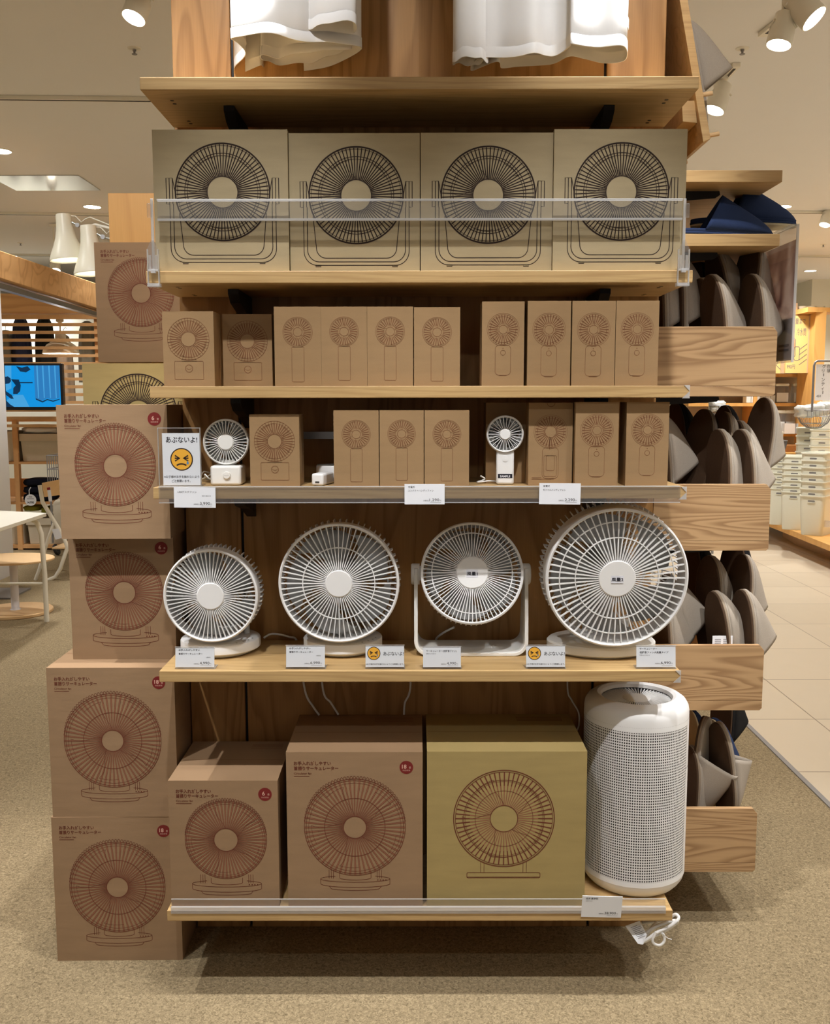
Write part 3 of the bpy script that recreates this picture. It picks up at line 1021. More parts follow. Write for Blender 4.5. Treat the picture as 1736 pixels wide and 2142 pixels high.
# --- third and fourth shelves: small boxes
S3 = [('desk', 341, 448.5, 651, 0.025, 0.085, 'desk-fan box at the left end of the second row of boxes, brightly lit'),
      ('desk_n', 466, 570, 657, 0.10, 0.085, 'desk-fan box standing back in shade, right of the lit one'),
      ('compact', 574, 672.5, 641.5, 0.025, 0.075, 'first of four compact handheld-fan boxes in a tight row on the upper small-box shelf'),
      ('compact', 672, 768.5, 641.5, 0.025, 0.075, 'second of four compact handheld-fan boxes in the upper small-box row'),
      ('compact', 768, 865, 642, 0.025, 0.075, 'third of four compact handheld-fan boxes in the upper small-box row'),
      ('compact', 866, 963, 642.5, 0.025, 0.075, 'last of four compact handheld-fan boxes in the upper small-box row, beside the gap'),
      ('mobile', 1008, 1097, 630.5, 0.025, 0.075, 'first tall handheld-fan box right of the gap on the upper small-box shelf'),
      ('mobile', 1103, 1194, 629.5, 0.025, 0.075, 'second tall handheld-fan box right of the gap on the upper small-box shelf'),
      ('mobile', 1196, 1287, 629.5, 0.025, 0.075, 'third tall handheld-fan box right of the gap on the upper small-box shelf'),
      ('mobile', 1287.5, 1378, 629, 0.025, 0.075, 'fourth tall handheld-fan box, against the slipper trays on the upper small-box shelf')]
for kd, a, c, t, y, D, lb in S3:
    zt = P((a + c) / 2, t, y).z
    x0, x1 = P(a, (t + 808) / 2, y).x, P(c, (t + 808) / 2, y).x
    if kd == 'desk_n':
        me = None
    carton('desk' if kd == 'desk_n' else kd, x0, x1 - 0.0008, ST[2] + 0.0005, zt, y, D, lb, 'small fan boxes, upper row')
S4 = [('desk', 522.5, 627, 867, 0.03, 0.085, 'desk-fan box beside the white desk fan sample'),
      ('compact', 698, 793, 858, 0.02, 0.075, 'first of three compact handheld-fan boxes right of the lying sample fan'),
      ('compact', 794, 887, 858, 0.02, 0.075, 'middle of three compact handheld-fan boxes above the 1,290 yen tag'),
      ('compact', 888, 982, 858, 0.02, 0.075, 'last of three compact handheld-fan boxes, next to the dark gap'),
      ('plain', 1016, 1105, 842, 0.105, 0.075, 'unprinted brown box standing behind the white handheld fan'),
      ('mobile_back', 1105.5, 1198, 842.5, 0.045, 0.075, 'tall handheld-fan box showing the clip side, with a thumb notch'),
      ('mobile', 1203, 1294, 841, 0.025, 0.075, 'tall handheld-fan box behind the 2,290 yen tag'),
      ('mobile', 1309.5, 1399, 841, 0.025, 0.075, 'tall handheld-fan box at the right end of the lower small-box shelf')]
for kd, a, c, t, y, D, lb in S4:
    zt = P((a + c) / 2, t, y).z
    x0, x1 = P(a, (t + 1014) / 2, y).x, P(c, (t + 1014) / 2, y).x
    carton(kd, x0, x1 - 0.0008, ST[3] + 0.0005, zt, y, D, lb, 'small fan boxes, lower row')

# --- bottom shelf: three big cartons
zb = ST[5] + 0.0005
carton('circ6', P(353, 1700, .02).x, P(581.5, 1700, .02).x, zb, P(465, 1633, .02).z, 0.02, 0.262, 'smaller brown circulator carton with a 6 badge, on the lowest shelf', 'big cartons on the lowest shelf')
carton('circ18', P(600, 1700, .02).x, P(884, 1700, .02).x, zb, P(740, 1573, .02).z, 0.02, 0.268, 'brown circulator carton with an 18 badge, in the middle of the lowest shelf', 'big cartons on the lowest shelf')
carton('pedestal', P(893, 1700, .02).x, P(1226, 1700, .02).x, zb, P(1060, 1572, .02).z, 0.02, 0.270, 'large yellowish carton with a red fan drawing, beside the air purifier', 'big cartons on the lowest shelf')

# --- the stack of cartons on the floor, left of the unit
YA = 0.1386
H18 = 0.3815
xa = P(114, 1850, YA).x
carton('circ18', xa, xa + 0.317, 0, H18, YA, 0.268, 'brown 18-badge carton standing on the carpet, lowest of the left stack', 'stack of cartons left of the shelves', R(0.8))
xb = P(103, 1540, YA).x
carton('circ18', xb, xb + 0.313, H18, H18 + 0.382, YA, 0.268, 'brown 18-badge carton, second from the floor in the left stack', 'stack of cartons left of the shelves', R(0.3))
z3 = H18 + 0.382
y3 = PZ(200, 1379, z3).y
x3 = P(147.5, 1250, y3).x
H6 = P(142, 1119, y3).z - z3
carton('circ6', x3, x3 + 0.262, z3, z3 + H6, y3, 0.262, 'brown 6-badge carton, third from the floor in the left stack', 'stack of cartons left of the shelves')
z4 = z3 + H6
y4 = YA + 0.012
x4 = P(123, 980, y4).x
carton('circ6', x4, x4 + 0.2635, z4, P(220, 847, y4).z, y4, 0.262, 'brown 6-badge carton on top of the left stack, beside the warning sign', 'stack of cartons left of the shelves', R(0.5))
# cartons further back, on a low oak plinth
y5 = 0.47
z5t = P(250, 760, y5).z
t = thing('display_plinth', 'oak plinth behind the left carton stack carrying two more cartons', 'plinth', (-0.76, 0.455, 0))
zp = z5t - 0.31
b = MB().mat('store_oak'); b.box(-0.035, 0.15, 0.0, 0.275, 0, zp); b.build('body', t)
t = thing('display_plinth', 'taller oak plinth under the highest left carton, before the end panel', 'plinth', (-0.76, 0.455, 0))
b = MB().mat('store_oak'); b.box(-0.035, 0.15, 0.28, 0.525, 0, P(250, 757, 0.72).z - 0.0005); b.build('body', t)
x5 = P(173, 800, y5).x
carton('stand_y', x5, x5 + 0.290, zp, z5t, y5, 0.255, 'yellowish stand-fan carton half hidden behind the top of the left stack')
y6 = 0.72
x6 = P(201, 630, y6).x
carton('circ6', x6, x6 + 0.257, P(250, 757, y6).z, P(250, 507, y6).z, y6, 0.25, 'brown circulator carton highest at the left, below the oak end panel')
b = MB().mat('store_oak'); b.box(P(227, 450, .985).x, -0.605, 0.985, 1.015, 0, P(260, 404, .985).z)
tag(b.build('end_panel', bevel=0.002), 'tall plain oak end panel rising behind the left carton stack', 'panel')


# ------------------------------------------------------------------ fans
def facing(y=0.0, x=0.0, z=0.0, tilt=0.0):
    """Places a lathe so that its axis points at the viewer (-y); tilt lifts the face upward."""
    return Matrix.Translation((x, y, z)) @ Matrix.Rotation(R(90 - tilt), 4, 'X')


def grille(mb, T, R0, hub, n, w, mids, dome=0.0, rim=0.006, d=0.006, midw=0.0022):
    mb.lathe([(R0 - rim, -0.012), (R0 - rim, 0.001), (R0 - rim * 0.5, 0.004), (R0, 0.002), (R0 + 0.001, -0.004), (R0, -0.012)], 96, T, closed=True)
    for i in range(n):
        a = 2 * PI * i / n
        c, s = math.cos(a), math.sin(a)
        r0, r1 = hub * 0.9, R0 - rim * 0.6
        vs = []
        for r, z in ((r0, dome), (r1, 0.0)):
            for sw, sd in ((-1, 0), (1, 0), (1, -d), (-1, -d)):
                vs.append(T @ Vector((r * c - sw * w / 2 * s, r * s + sw * w / 2 * c, z + sd)))
        mb.mesh(vs, [(3, 2, 1, 0), (4, 5, 6, 7), (0, 1, 5, 4), (1, 2, 6, 5), (2, 3, 7, 6), (3, 0, 4, 7)])
    for rm in mids:
        z = dome * (R0 - rm) / (R0 - hub)
        mb.lathe([(rm - midw / 2, z - d * 0.7), (rm - midw / 2, z + 0.0005), (rm + midw / 2, z + 0.0005), (rm + midw / 2, z - d * 0.7)], 80, T, closed=True)


def rear_cage(mb, T, R0, n, d0, d1, w=0.0024, out=0.005):
    for i in range(n):
        a = 2 * PI * i / n
        c, s = math.cos(a), math.sin(a)
        path = [(R0 - 0.003, -d0 + 0.012), (R0 + out, -d0), (R0 + out * 0.8, -d0 - (d1 - d0) * 0.55), (R0 * 0.80, -d1), (R0 * 0.36, -d1 - 0.006)]
        vs = []
        for r, z in path:
            for sw, dr in ((-1, 0), (1, 0), (1, -0.006), (-1, -0.006)):
                vs.append(T @ Vector(((r + dr) * c - sw * w / 2 * s, (r + dr) * s + sw * w / 2 * c, z)))
        fs = [(3, 2, 1, 0), tuple(range(len(vs) - 4, len(vs)))]
        for k in range(len(path) - 1):
            b = 4 * k
            for j in range(4):
                fs.append((b + j, b + (j + 1) % 4, b + 4 + (j + 1) % 4, b + 4 + j))
        mb.mesh(vs, fs)
    for rm, z in ((R0 * 0.86, -d1 + 0.002), (R0 * 0.62, -d1 - 0.003)):
        mb.lathe([(rm - 0.0015, z - 0.003), (rm - 0.0015, z), (rm + 0.0015, z), (rm + 0.0015, z - 0.003)], 64, T, closed=True)


def blade(mb, T, r0, r1, a0, span, pitch, z0):
    vs, fs = [], []
    nr, na = 7, 8
    for top in (0, 1):
        for i in range(nr + 1):
            k = i / nr
            r = r0 + (r1 - r0) * k
            sp = span * (0.55 + 0.45 * k)
            for j in range(na + 1):
                q = j / na
                a = a0 + 0.35 * k * k + sp * (q - 0.5)
                rr = r if i < nr else r * (1 - 0.10 * (2 * q - 1) ** 2)
                z = z0 + pitch * (q - 0.5) * (1 - 0.3 * k) + 0.004 * math.sin(q * PI) - 0.0016 * top
                vs.append(T @ Vector((rr * math.cos(a), rr * math.sin(a), z)))
    m = (nr + 1) * (na + 1)
    for i in range(nr):
        for j in range(na):
            a = i * (na + 1) + j
            fs.append((a, a + 1, a + na + 2, a + na + 1))
            fs.append((m + a, m + a + na + 1, m + a + na + 2, m + a + 1))
    edge = [j for j in range(na + 1)] + [i * (na + 1) + na for i in range(1, nr + 1)] + [nr * (na + 1) + j for j in range(na - 1, -1, -1)] + [i * (na + 1) for i in range(nr - 1, 0, -1)]
    for k in range(len(edge)):
        a, b = edge[k], edge[(k + 1) % len(edge)]
        fs.append((a, a + m, b + m, b))
    mb.mesh(vs, fs)


def fan_head(root, y, z, R0, hub, n, mids, tilt=0.0, d0=0.05, d1=0.105, nb=5, rearn=60, w=0.0022, span=0.95, out=0.005, x=0.0, mat='white', rim=0.006):
    T = facing(y, x, z, tilt)
    b = MB().mat(mat); grille(b, T, R0, hub, n, w, mids, 0.004, rim); b.build('front_grille', root, 35)
    b = MB().mat(mat); b.lathe([(0, 0.0062), (hub - 0.002, 0.0062), (hub, 0.0045), (hub, -0.003), (0, -0.003)], 48, T); b.build('hub_cap', root, 40)
    b = MB().mat(mat); b.lathe([(R0 - 0.004, -0.010), (R0 - 0.002, -0.010), (R0 - 0.002, -d0), (R0 - 0.006, -d0)], 96, T, closed=True); b.build('drum', root, 40)
    b = MB().mat(mat); rear_cage(b, T, R0 - 0.002, rearn, d0, d1, out=out); b.build('rear_cage', root)
    b = MB().mat('blade'); b.lathe([(0, -d1 + 0.02), (R0 * 0.36, -d1 + 0.02), (R0 * 0.38, -d1 - 0.004), (R0 * 0.34, -d1 - 0.022), (0, -d1 - 0.024)], 48, T); b.build('motor_housing', root, 40)  # motor takes the darkened grey in place of shade behind the blades
    r = MB().mat('blade'); r.lathe([(0, -0.012), (hub * 0.75, -0.012), (hub * 0.85, -0.018), (hub * 0.85, -d0 - 0.002), (0, -d0 - 0.002)], 40, T)
    rot = r.build('rotor', root, 40)
    for k in range(nb):
        b = MB().mat('blade'); blade(b, T, hub * 0.7, R0 * 0.90, 2 * PI * k / nb + 0.4, 2 * PI / nb * span, 0.030, -0.030 - (d0 - 0.05) * 0.5)
        b.build('blade', rot, 50)
    return T


def ring_from(pxl, pxr, pyt, pyb, y):
    """Centre x, centre z and radius of a round face seen between four pixels on the plane y."""
    a, b = P(pxl, (pyt + pyb) / 2, y), P(pxr, (pyt + pyb) / 2, y)
    t, u = P((pxl + pxr) / 2, pyt, y), P((pxl + pxr) / 2, pyb, y)
    return (a.x + b.x) / 2, (t.z + u.z) / 2, ((b.x - a.x) + (t.z - u.z)) / 4


def cord(name, root, pts, r=0.0028, key='white'):
    """Smooth cable through the points (Catmull-Rom)."""
    pts = [Vector(p) for p in pts]
    q = [pts[0]] + pts + [pts[-1]]
    out = []
    for i in range(1, len(q) - 2):
        for k in range(8):
            t = k / 8
            p0, p1, p2, p3 = q[i - 1], q[i], q[i + 1], q[i + 2]
            out.append(0.5 * ((2 * p1) + (-p0 + p2) * t + (2 * p0 - 5 * p1 + 4 * p2 - p3) * t * t + (-p0 + 3 * p1 - 3 * p2 + p3) * t ** 3))
    out.append(pts[-1])
    b = MB().mat(key); b.tube(out, r, 8)
    return b.build(name, root, 60)


S5Z = ST[4] + 0.0006


def round_base(root, r, h, key='white'):
    b = MB().mat(key)
    b.lathe([(r * 0.80, 0.0), (r * 0.84, 0.002), (r * 0.86, 0.007), (r * 0.97, 0.009), (r, 0.012), (r, h - 0.004), (r * 0.985, h - 0.001), (r * 0.96, h), (0, h)], 72)
    return b.build('base', root, 35)


def circ_fan(label, ring, hub, n, mids, y, base_y, base_r, cordpts):
    cx, cz, R0 = ring_from(*ring, y)
    t = thing('circulator_fan', label, 'fan', (cx, base_y, S5Z), 0, 'white display fans')
    zc = cz - S5Z
    h = 0.034
    round_base(t, base_r, h)
    b = MB().mat('white'); b.lathe([(base_r * 0.46, h - 0.001), (base_r * 0.46, h + 0.02), (base_r * 0.40, h + 0.03)], 48); b.build('neck', t, 40)
    fan_head(t, y - base_y, zc, R0, hub, n, mids)
    for s in (-1, 1):
        b = MB().mat('white'); b.tube([(s * base_r * 0.60, 0.035, h - 0.002), (s * base_r * 0.60, 0.035, zc - R0 * 0.72)], 0.0075, 16); b.build('support_post', t, 50)
    b = MB().mat('grey_dk')
    for i in range(4):
        a = R(-52 + i * 13)
        b.lathe([(0.0022, h + 0.0003), (0, h + 0.0006)], 12, Matrix.Translation((base_r * 0.86 * math.cos(a), base_r * 0.86 * math.sin(a), 0)))
    b.build('touch_buttons', t)
    if cordpts:
        cord('power_cord', t, [Vector(p) - Vector((cx, base_y, S5Z)) for p in cordpts])
    return t


circ_fan('small white circulator fan at the left end, above the 4,990 yen card', (342, 539.5, 1149, 1343), 0.0325, 60, [], 0.085, 0.188, 0.098,
         [(-0.40, 0.26, S5Z + 0.012), P(570, 1326, 0.27), P(604, 1332, 0.284), (P(640, 1436, .287).x - 0.02, 0.2885, ST[4] - 0.01), P(638, 1445, 0.283), P(655, 1478, 0.275), P(668, 1496, 0.27)])
circ_fan('white circulator fan with an inner ring, second from the left', (582.5, 835, 1095.5, 1343.5), 0.0325, 60, [0.0855], 0.085, 0.195, 0.098,
         [(-0.245, 0.265, S5Z + 0.012), P(636, 1334, 0.275), P(660, 1345, 0.287), (P(668, 1436, .287).x, 0.2885, ST[4] - 0.01), P(676, 1445, 0.283), P(692, 1470, 0.275), P(708, 1495, 0.27)])

# fan in a U-shaped stand
cx, cz, R0 = ring_from(880, 1095.5, 1092.5, 1305, 0.105)
by = 0.175
t = thing('circulator_fan', 'white fan tilted up in a U-shaped stand, hub sticker reading 風量1', 'fan', (cx, by, S5Z), 0, 'white display fans')
zc = cz - S5Z - 0.008
Th = fan_head(t, 0.112 - by, zc + 0.008, R0, 0.0385, 72, [R0 * 0.785], tilt=17, d0=0.045, d1=0.098, w=0.0021, out=0.001)
hw = (P(1106, 1300, 0.135).x - P(867, 1300, 0.135).x) / 2


def u_path(inset):
    w = hw - inset
    r = 0.036 - inset
    pts = [(-w, zc + 0.012)]
    for a in range(180, 271, 9):
        pts.append((-w + r + r * math.cos(R(a)), inset + r + r * math.sin(R(a))))
    for a in range(270, 361, 9):
        pts.append((w - r + r * math.cos(R(a)), inset + r + r * math.sin(R(a))))
    pts.append((w, zc + 0.012))
    return pts


b = MB().mat('white_warm')
po, pi_ = u_path(0.0), u_path(0.009)
vs, fs = [], []
k = len(po)
for (xo, zo), (xi, zi) in zip(po, pi_):
    q = min(1, max(0, zo / (zc + 0.012)))
    yf, yb = -0.052 + 0.024 * q, 0.075 - 0.052 * q
    vs += [(xo, yf, zo), (xi, yf, zi), (xi, yb, zi), (xo, yb, zo)]
for i in range(k - 1):
    for j in range(4):
        fs.append((4 * i + j, 4 * i + (j + 1) % 4, 4 * i + 4 + (j + 1) % 4, 4 * i + 4 + j))
fs += [(3, 2, 1, 0), tuple(range(4 * k - 4, 4 * k))]
b.mesh(vs, fs)
b.build('stand', t, 30, 0.0015)
for s in (-1, 1):
    T = Matrix.Translation((s * (hw + 0.0005), 0.0, zc - 0.006)) @ Matrix.Rotation(R(90 * s), 4, 'Y')
    b = MB().mat('white_warm'); b.lathe([(0.026, -0.014), (0.026, 0.004), (0.023, 0.007), (0, 0.007)], 40, T); b.build('pivot_knob', t, 40)
    b = MB().mat('white'); b.box(min(s * R0 * 0.98, s * (hw - 0.009)), max(s * R0 * 0.98, s * (hw - 0.009)), -0.012, 0.012, zc - 0.02, zc + 0.012); b.build('pivot_arm', t)
    b = MB().mat('grey_dk'); b.box(s * 0.085 - 0.012, s * 0.085 + 0.012, -0.045, 0.06, -0.0006, 0.001); b.build('foot_pad', t)
b = MB().mat('stick'); pen = Pen(b, Th @ Vector((0, 0, 0.0064)), Th.to_3x3() @ Vector((1, 0, 0)), Th.to_3x3() @ Vector((0, 1, 0)), 0.0003)
pen.rect(-0.014, 0.0135, -0.012, 0.007)
b.mat('txt'); pen.text('風量1', 0, -0.0065, 0.0098, 0.012, 'C', 2.5, width=0.0255)
b.build('hub_sticker', t)
cord('power_cord', t, [Vector(p) - Vector((cx, by, S5Z)) for p in (P(950, 1312, 0.22), P(930, 1322, 0.24), P(914, 1334, 0.262), P(905, 1350, 0.28), (P(862, 1430, .287).x, 0.2885, ST[4] - 0.01), P(858, 1440, 0.284), P(847, 1470, 0.28), P(845, 1495, 0.275))])

# big fan on a low oval base
cx, cz, R0 = ring_from(1139.5, 1441, 1062.5, 1354, 0.055)
by = 0.190
t = thing('circulator_fan', 'largest white fan, hub sticker reading 風量2, at the right end of its shelf', 'fan', (cx - 0.008, by, S5Z), 0, 'white display fans')
zc = cz - S5Z
b = MB().mat('white_warm')
b.lathe([(0.118, 0.0), (0.122, 0.004), (0.130, 0.005), (0.134, 0.008), (0.134, 0.024), (0.130, 0.028), (0.10, 0.031), (0, 0.031)], 72, Matrix.Diagonal((1, 0.78, 1, 1)))
b.build('base', t, 35)
Th = fan_head(t, 0.055 - by, zc, R0, 0.0435, 60, [R0 * 0.805, R0 * 0.585], tilt=-4, d0=0.07, d1=0.135, w=0.0027, x=0.008, rearn=72, out=0.006, rim=0.007)
for s in (-1, 1):
    b = MB().mat('white_warm'); b.bar((s * 0.062, 0.03, 0.028), (s * 0.062, 0.015, zc - R0 * 0.80), 0.022, 0.014, (0, 1, 0)); b.build('support_post', t, None, 0.003)
b = MB().mat('stick'); pen = Pen(b, (0.008, 0.055 - by - 0.0064, zc), eps=0.0003)
pen.rect(-0.0145, 0.0145, -0.011, 0.009)
b.mat('txt'); pen.text('風量2', 0, -0.0055, 0.0098, 0.012, 'C', 2.5, width=0.0275)
b.build('hub_sticker', t)
cord('power_cord', t, [Vector(p) - Vector((cx - 0.008, by, S5Z)) for p in ((0.40, 0.27, S5Z + 0.012), (0.37, 0.283, S5Z + 0.01), (P(1186, 1430, .287).x, 0.2885, ST[4] - 0.01), P(1187, 1440, 0.284), P(1196, 1465, 0.28), P(1210, 1490, 0.27), P(1211, 1515, 0.26), P(1206, 1530, 0.25))], 0.0022)

# ------------------------------------------------------------------ small sample fans on the fourth shelf
S4Z = ST[3] + 0.0006
yy = 0.065
cx, cz, R0 = ring_from(424, 521, 878, 971.5, yy)
t = thing('desk_fan', 'small white desk fan on a square base beside the warning sign', 'fan', (cx, 0.085, S4Z), 0, 'sample mini fans')
x0, x1 = P(440, 1000, 0.05).x - cx, P(504.5, 1000, 0.05).x - cx
zt = P(471, 974, 0.05).z - S4Z
b = MB().mat('white_warm'); b.box(x0, x1, -0.038, 0.030, 0.0, zt); b.build('base', t, 30, 0.006, seg=4)
fan_head(t, yy - 0.085, cz - S4Z, R0, 0.0185, 36, [], d0=0.022, d1=0.036, nb=4, rearn=36, w=0.0016, out=0.0, rim=0.004, mat='white_warm')
b = MB().mat('white_warm'); b.box(-0.016, 0.018, -0.014, 0.010, zt - 0.004, zt + 0.012); b.build('neck', t)
T = facing(-0.038, 0.003 + (x0 + x1) / 2, zt * 0.52)
b = MB().mat('white_warm'); b.lathe([(0.0085, -0.002), (0.0085, 0.0035), (0.0075, 0.0045), (0, 0.0045)], 32, T)
b.mat('txt_g'); pen = Pen(b, (0.003 + (x0 + x1) / 2, -0.0426, zt * 0.52)); pen.arc(0, 0.003, 0.006, 0.0042, 205, 335, 0.0004, 12)
b.build('switch_dial', t, 40)
cord('power_cord', t, [(x0 + 0.004, 0.02, 0.012), (x0 - 0.012, 0.02, 0.010), (x0 - 0.028, 0.035, 0.02), (x0 - 0.03, 0.06, 0.006), (x0 - 0.012, 0.07, 0.014), (x0 - 0.032, 0.045, 0.026), (x0 - 0.040, 0.05, 0.008), (x0 - 0.010, 0.04, 0.022)], 0.0016)

yy = 0.055
cx, cz, R0 = ring_from(1018.5, 1095.5, 870, 946.5, yy)
t = thing('handheld_fan', 'white handheld fan standing upright, black SAMPLE label on its grip', 'fan', (cx, 0.068, S4Z), R(-3), 'sample mini fans')
zc = cz - S4Z
fan_head(t, yy - 0.068, zc, R0, 0.0125, 26, [], d0=0.018, d1=0.026, nb=5, rearn=30, w=0.0014, out=0.0, rim=0.004)
b = MB().mat('white'); b.box(-0.0195, 0.0215, -0.012, 0.014, 0.0, zc - R0 + 0.006); b.build('grip', t, 30, 0.006, seg=4)
b = MB().mat('white'); b.lathe([(0.0070, -0.001), (0.0070, 0.0012), (0, 0.0016)], 28, facing(-0.012, 0.001, zc - R0 - 0.014)); b.build('power_button', t, 40)
b = MB().mat('txt'); pen = Pen(b, (0.001, -0.0122, 0.020), eps=0.0003); pen.rect(-0.0165, 0.0165, -0.0045, 0.0050)
b.mat('paper'); pen.text('SAMPLE', 0, -0.0028, 0.0070, 0.02, 'C', 2, width=0.0235); b.build('sample_label', t)
cord('charging_cable', t, [(-0.018, 0.03, 0.004), (-0.035, 0.02, 0.006), (-0.058, 0.012, 0.004), (-0.062, 0.02, 0.004), (-0.045, 0.025, 0.01), (-0.055, 0.02, 0.018)], 0.0018)

t = thing('handheld_fan', 'white handheld fan lying flat with its square grip end facing out', 'fan', (P(664, 1004, 0.04).x, 0.035, S4Z), R(-14), 'sample mini fans')
b = MB().mat('white'); b.box(-0.0145, 0.0145, 0.0, 0.085, 0.0, 0.028); b.build('grip', t, 30, 0.005, seg=3)
T = Matrix.Translation((0.004, 0.115, 0.012))
b = MB().mat('white'); b.lathe([(0.043, 0), (0.045, 0.003), (0.045, 0.026), (0.043, 0.029), (0.040, 0.029), (0.040, 0.0)], 64, T, closed=True); b.build('fan_ring', t, 40)
b = MB().mat('white')
for i in range(30):
    a = 2 * PI * i / 30
    for zz in (0.027, 0.004):
        b.bar(T @ Vector((0.010 * math.cos(a), 0.010 * math.sin(a), zz)), T @ Vector((0.041 * math.cos(a), 0.041 * math.sin(a), zz)), 0.0014, 0.003)
b.build('grille', t)
b = MB().mat('white'); b.lathe([(0.013, 0.0), (0.013, 0.0285), (0, 0.0285)], 32, T); b.build('hub_cap', t, 40)
b = MB().mat('grey_dk'); b.box(-0.005, 0.005, -0.0004, 0.002, 0.006, 0.010); b.build('charging_port', t)

o = MB().mat('metal'); o.box(P(634, 910, .29).x, P(735, 910, .29).x, 0.288, 0.2945, P(660, 918, .29).z, P(660, 903, .29).z)
tag(o.build('metal_rail'), 'short steel rail on the back panel behind the lying handheld fan', 'rail')

# ------------------------------------------------------------------ air purifier
pr = 0.1275
pc = (P(1326, 1650, 0.166).x, 0.1655)
pz0 = ST[5] + 0.0006
pzt = P(1325, 1470, 0.085).z
PH = pzt - pz0
t = thing('air_purifier', 'tall white cylindrical air purifier with perforated side, on the lowest shelf', 'air purifier', (pc[0], pc[1], pz0))
b = MB().mat('white')
b.lathe([(0.085, PH - 0.012), (0.088, PH - 0.004), (0.096, PH), (0.108, PH - 0.003), (0.119, PH - 0.011), (0.1255, PH - 0.022), (pr, PH - 0.034), (pr, PH - 0.048), (0.112, PH - 0.048)], 96, caps=False)
b.build('top_ring', t, 40)
b = MB().mat('white'); b.lathe([(0.0, 0.0), (0.104, 0.0), (0.110, 0.003), (0.118, 0.012), (0.1245, 0.022), (pr, 0.034), (0.112, 0.034)], 96, caps=False); b.build('foot', t, 40)
b = MB().mat('grey_dk'); b.lathe([(0.0, 0.035), (0.112, 0.035), (0.112, PH - 0.04), (0, PH - 0.04)], 64); b.build('filter', t, 40)
# perforated front: from the left edge round to 58 degrees right of the front
a0, a1 = R(-90 - 118), R(-90 + 58)
n = 90
me_v, me_f, uvs = [], [], []
z0, z1 = 0.034, PH - 0.048
for j in range(n + 1):
    a = a0 + (a1 - a0) * j / n
    for z in (z0, z1):
        me_v.append((pr * math.cos(a), pr * math.sin(a), z)); uvs.append(((a - a0) * pr / 0.00555, (z - z0) / 0.0067))
for j in range(n):
    me_f.append((2 * j, 2 * j + 2, 2 * j + 3, 2 * j + 1))
b = MB().mat('perf'); b.mesh(me_v, me_f)
o = b.build('perforated_panel', t, 60)
ul = o.data.uv_layers.new(name='UVMap')
for lp in o.data.loops:
    ul.data[lp.index].uv = uvs[lp.vertex_index]
for zlo, zhi in ((z0, z0 + 0.012), (z1 - 0.012, z1)):
    b = MB().mat('white'); b.lathe([(pr + 0.0004, zlo), (pr + 0.0004, zhi)], 60, arc=(a0, a1), caps=False); b.build('panel_border', t, 60)
b = MB().mat('white'); b.lathe([(pr + 0.0003, z0), (pr + 0.0003, z1)], 60, arc=(a1, a0 + 2 * PI), caps=False); b.build('side_shell', t, 60)
b = MB().mat('grey_metal'); b.lathe([(pr + 0.0005, PH * 0.645), (pr + 0.0005, PH * 0.648)], 30, arc=(a1, a1 + 0.8), caps=False); b.build('shell_seam', t)
T = Matrix.Translation((0, 0, PH - 0.016))
b = MB().mat('white')
for i in range(64):
    a = 2 * PI * i / 64
    p0 = T @ Vector((0.032 * math.cos(a), 0.032 * math.sin(a), 0.0)); p1 = T @ Vector((0.086 * math.cos(a + 0.12), 0.086 * math.sin(a + 0.12), -0.001))
    b.bar(p0, p1, 0.0018, 0.006)
b.build('outlet_grille', t)
b = MB().mat('white'); b.lathe([(0.034, -0.006), (0.034, 0.003), (0.030, 0.005), (0, 0.005)], 48, T); b.build('outlet_hub', t, 40)
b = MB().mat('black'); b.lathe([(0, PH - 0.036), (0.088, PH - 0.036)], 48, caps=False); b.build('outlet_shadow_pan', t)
# its bundled power cord hangs under the shelf corner
ob = Vector((pc[0], pc[1], pz0))


def pp(x, y, d):
    return P(x, y, d) - ob


c1 = cord('power_cord', t, [pp(1345, 1930, 0.16), pp(1390, 1925, 0.05), pp(1412, 1913, 0.03), pp(1419, 1922, 0.02), pp(1400, 1938, 0.015), pp(1375, 1950, 0.01), pp(1352, 1966, 0.012), pp(1340, 1972, 0.02),
                            pp(1342, 1960, 0.03), pp(1360, 1945, 0.03), pp(1378, 1935, 0.025), pp(1405, 1926, 0.022), pp(1417, 1928, 0.03), pp(1395, 1944, 0.028), pp(1368, 1958, 0.022), pp(1348, 1969, 0.03), pp(1356, 1950, 0.035), pp(1375, 1928, 0.04)], 0.0040)
cord('power_cord', t, [pp(1372, 1950, 0.006), pp(1365, 1965, 0.005), pp(1368, 1974, 0.005), pp(1380, 1977, 0.006), pp(1389, 1969, 0.008), pp(1388, 1956, 0.01), pp(1380, 1948, 0.012)], 0.0034)
cord('wire_tie', t, [pp(1386, 1952, 0.006), pp(1396, 1962, 0.004), pp(1405, 1965, 0.004)], 0.0008)
b = MB().mat('paper')
q = [pp(1308, 1937, 0.03), pp(1338, 1926, 0.03), pp(1353, 1955, 0.012), pp(1345, 1976, 0.008), pp(1334, 1974, 0.008)]
nrm = (q[1] - q[0]).cross(q[3] - q[0]).normalized()
if nrm.y > 0: nrm = -nrm
b.mesh(q + [p - nrm * 0.0006 for p in q], [(0, 1, 2, 3, 4), (9, 8, 7, 6, 5), (0, 5, 6, 1), (1, 6, 7, 2), (2, 7, 8, 3), (3, 8, 9, 4), (4, 9, 5, 0)])
b.mat('txt_g')
ux = (q[1] - q[0]); uy = (q[4] - q[0])
for i in range(8):
    s = 0.16 + i * 0.085
    p0 = q[0] + uy * s + ux * 0.22; p1 = p0 + ux * (0.62 if i % 3 else 0.45)
    dv = uy.normalized() * 0.0011
    b.poly([p0 + nrm * 0.0005, p1 + nrm * 0.0005, p1 + dv + nrm * 0.0005, p0 + dv + nrm * 0.0005])
tg = b.build('warning_tag', t)


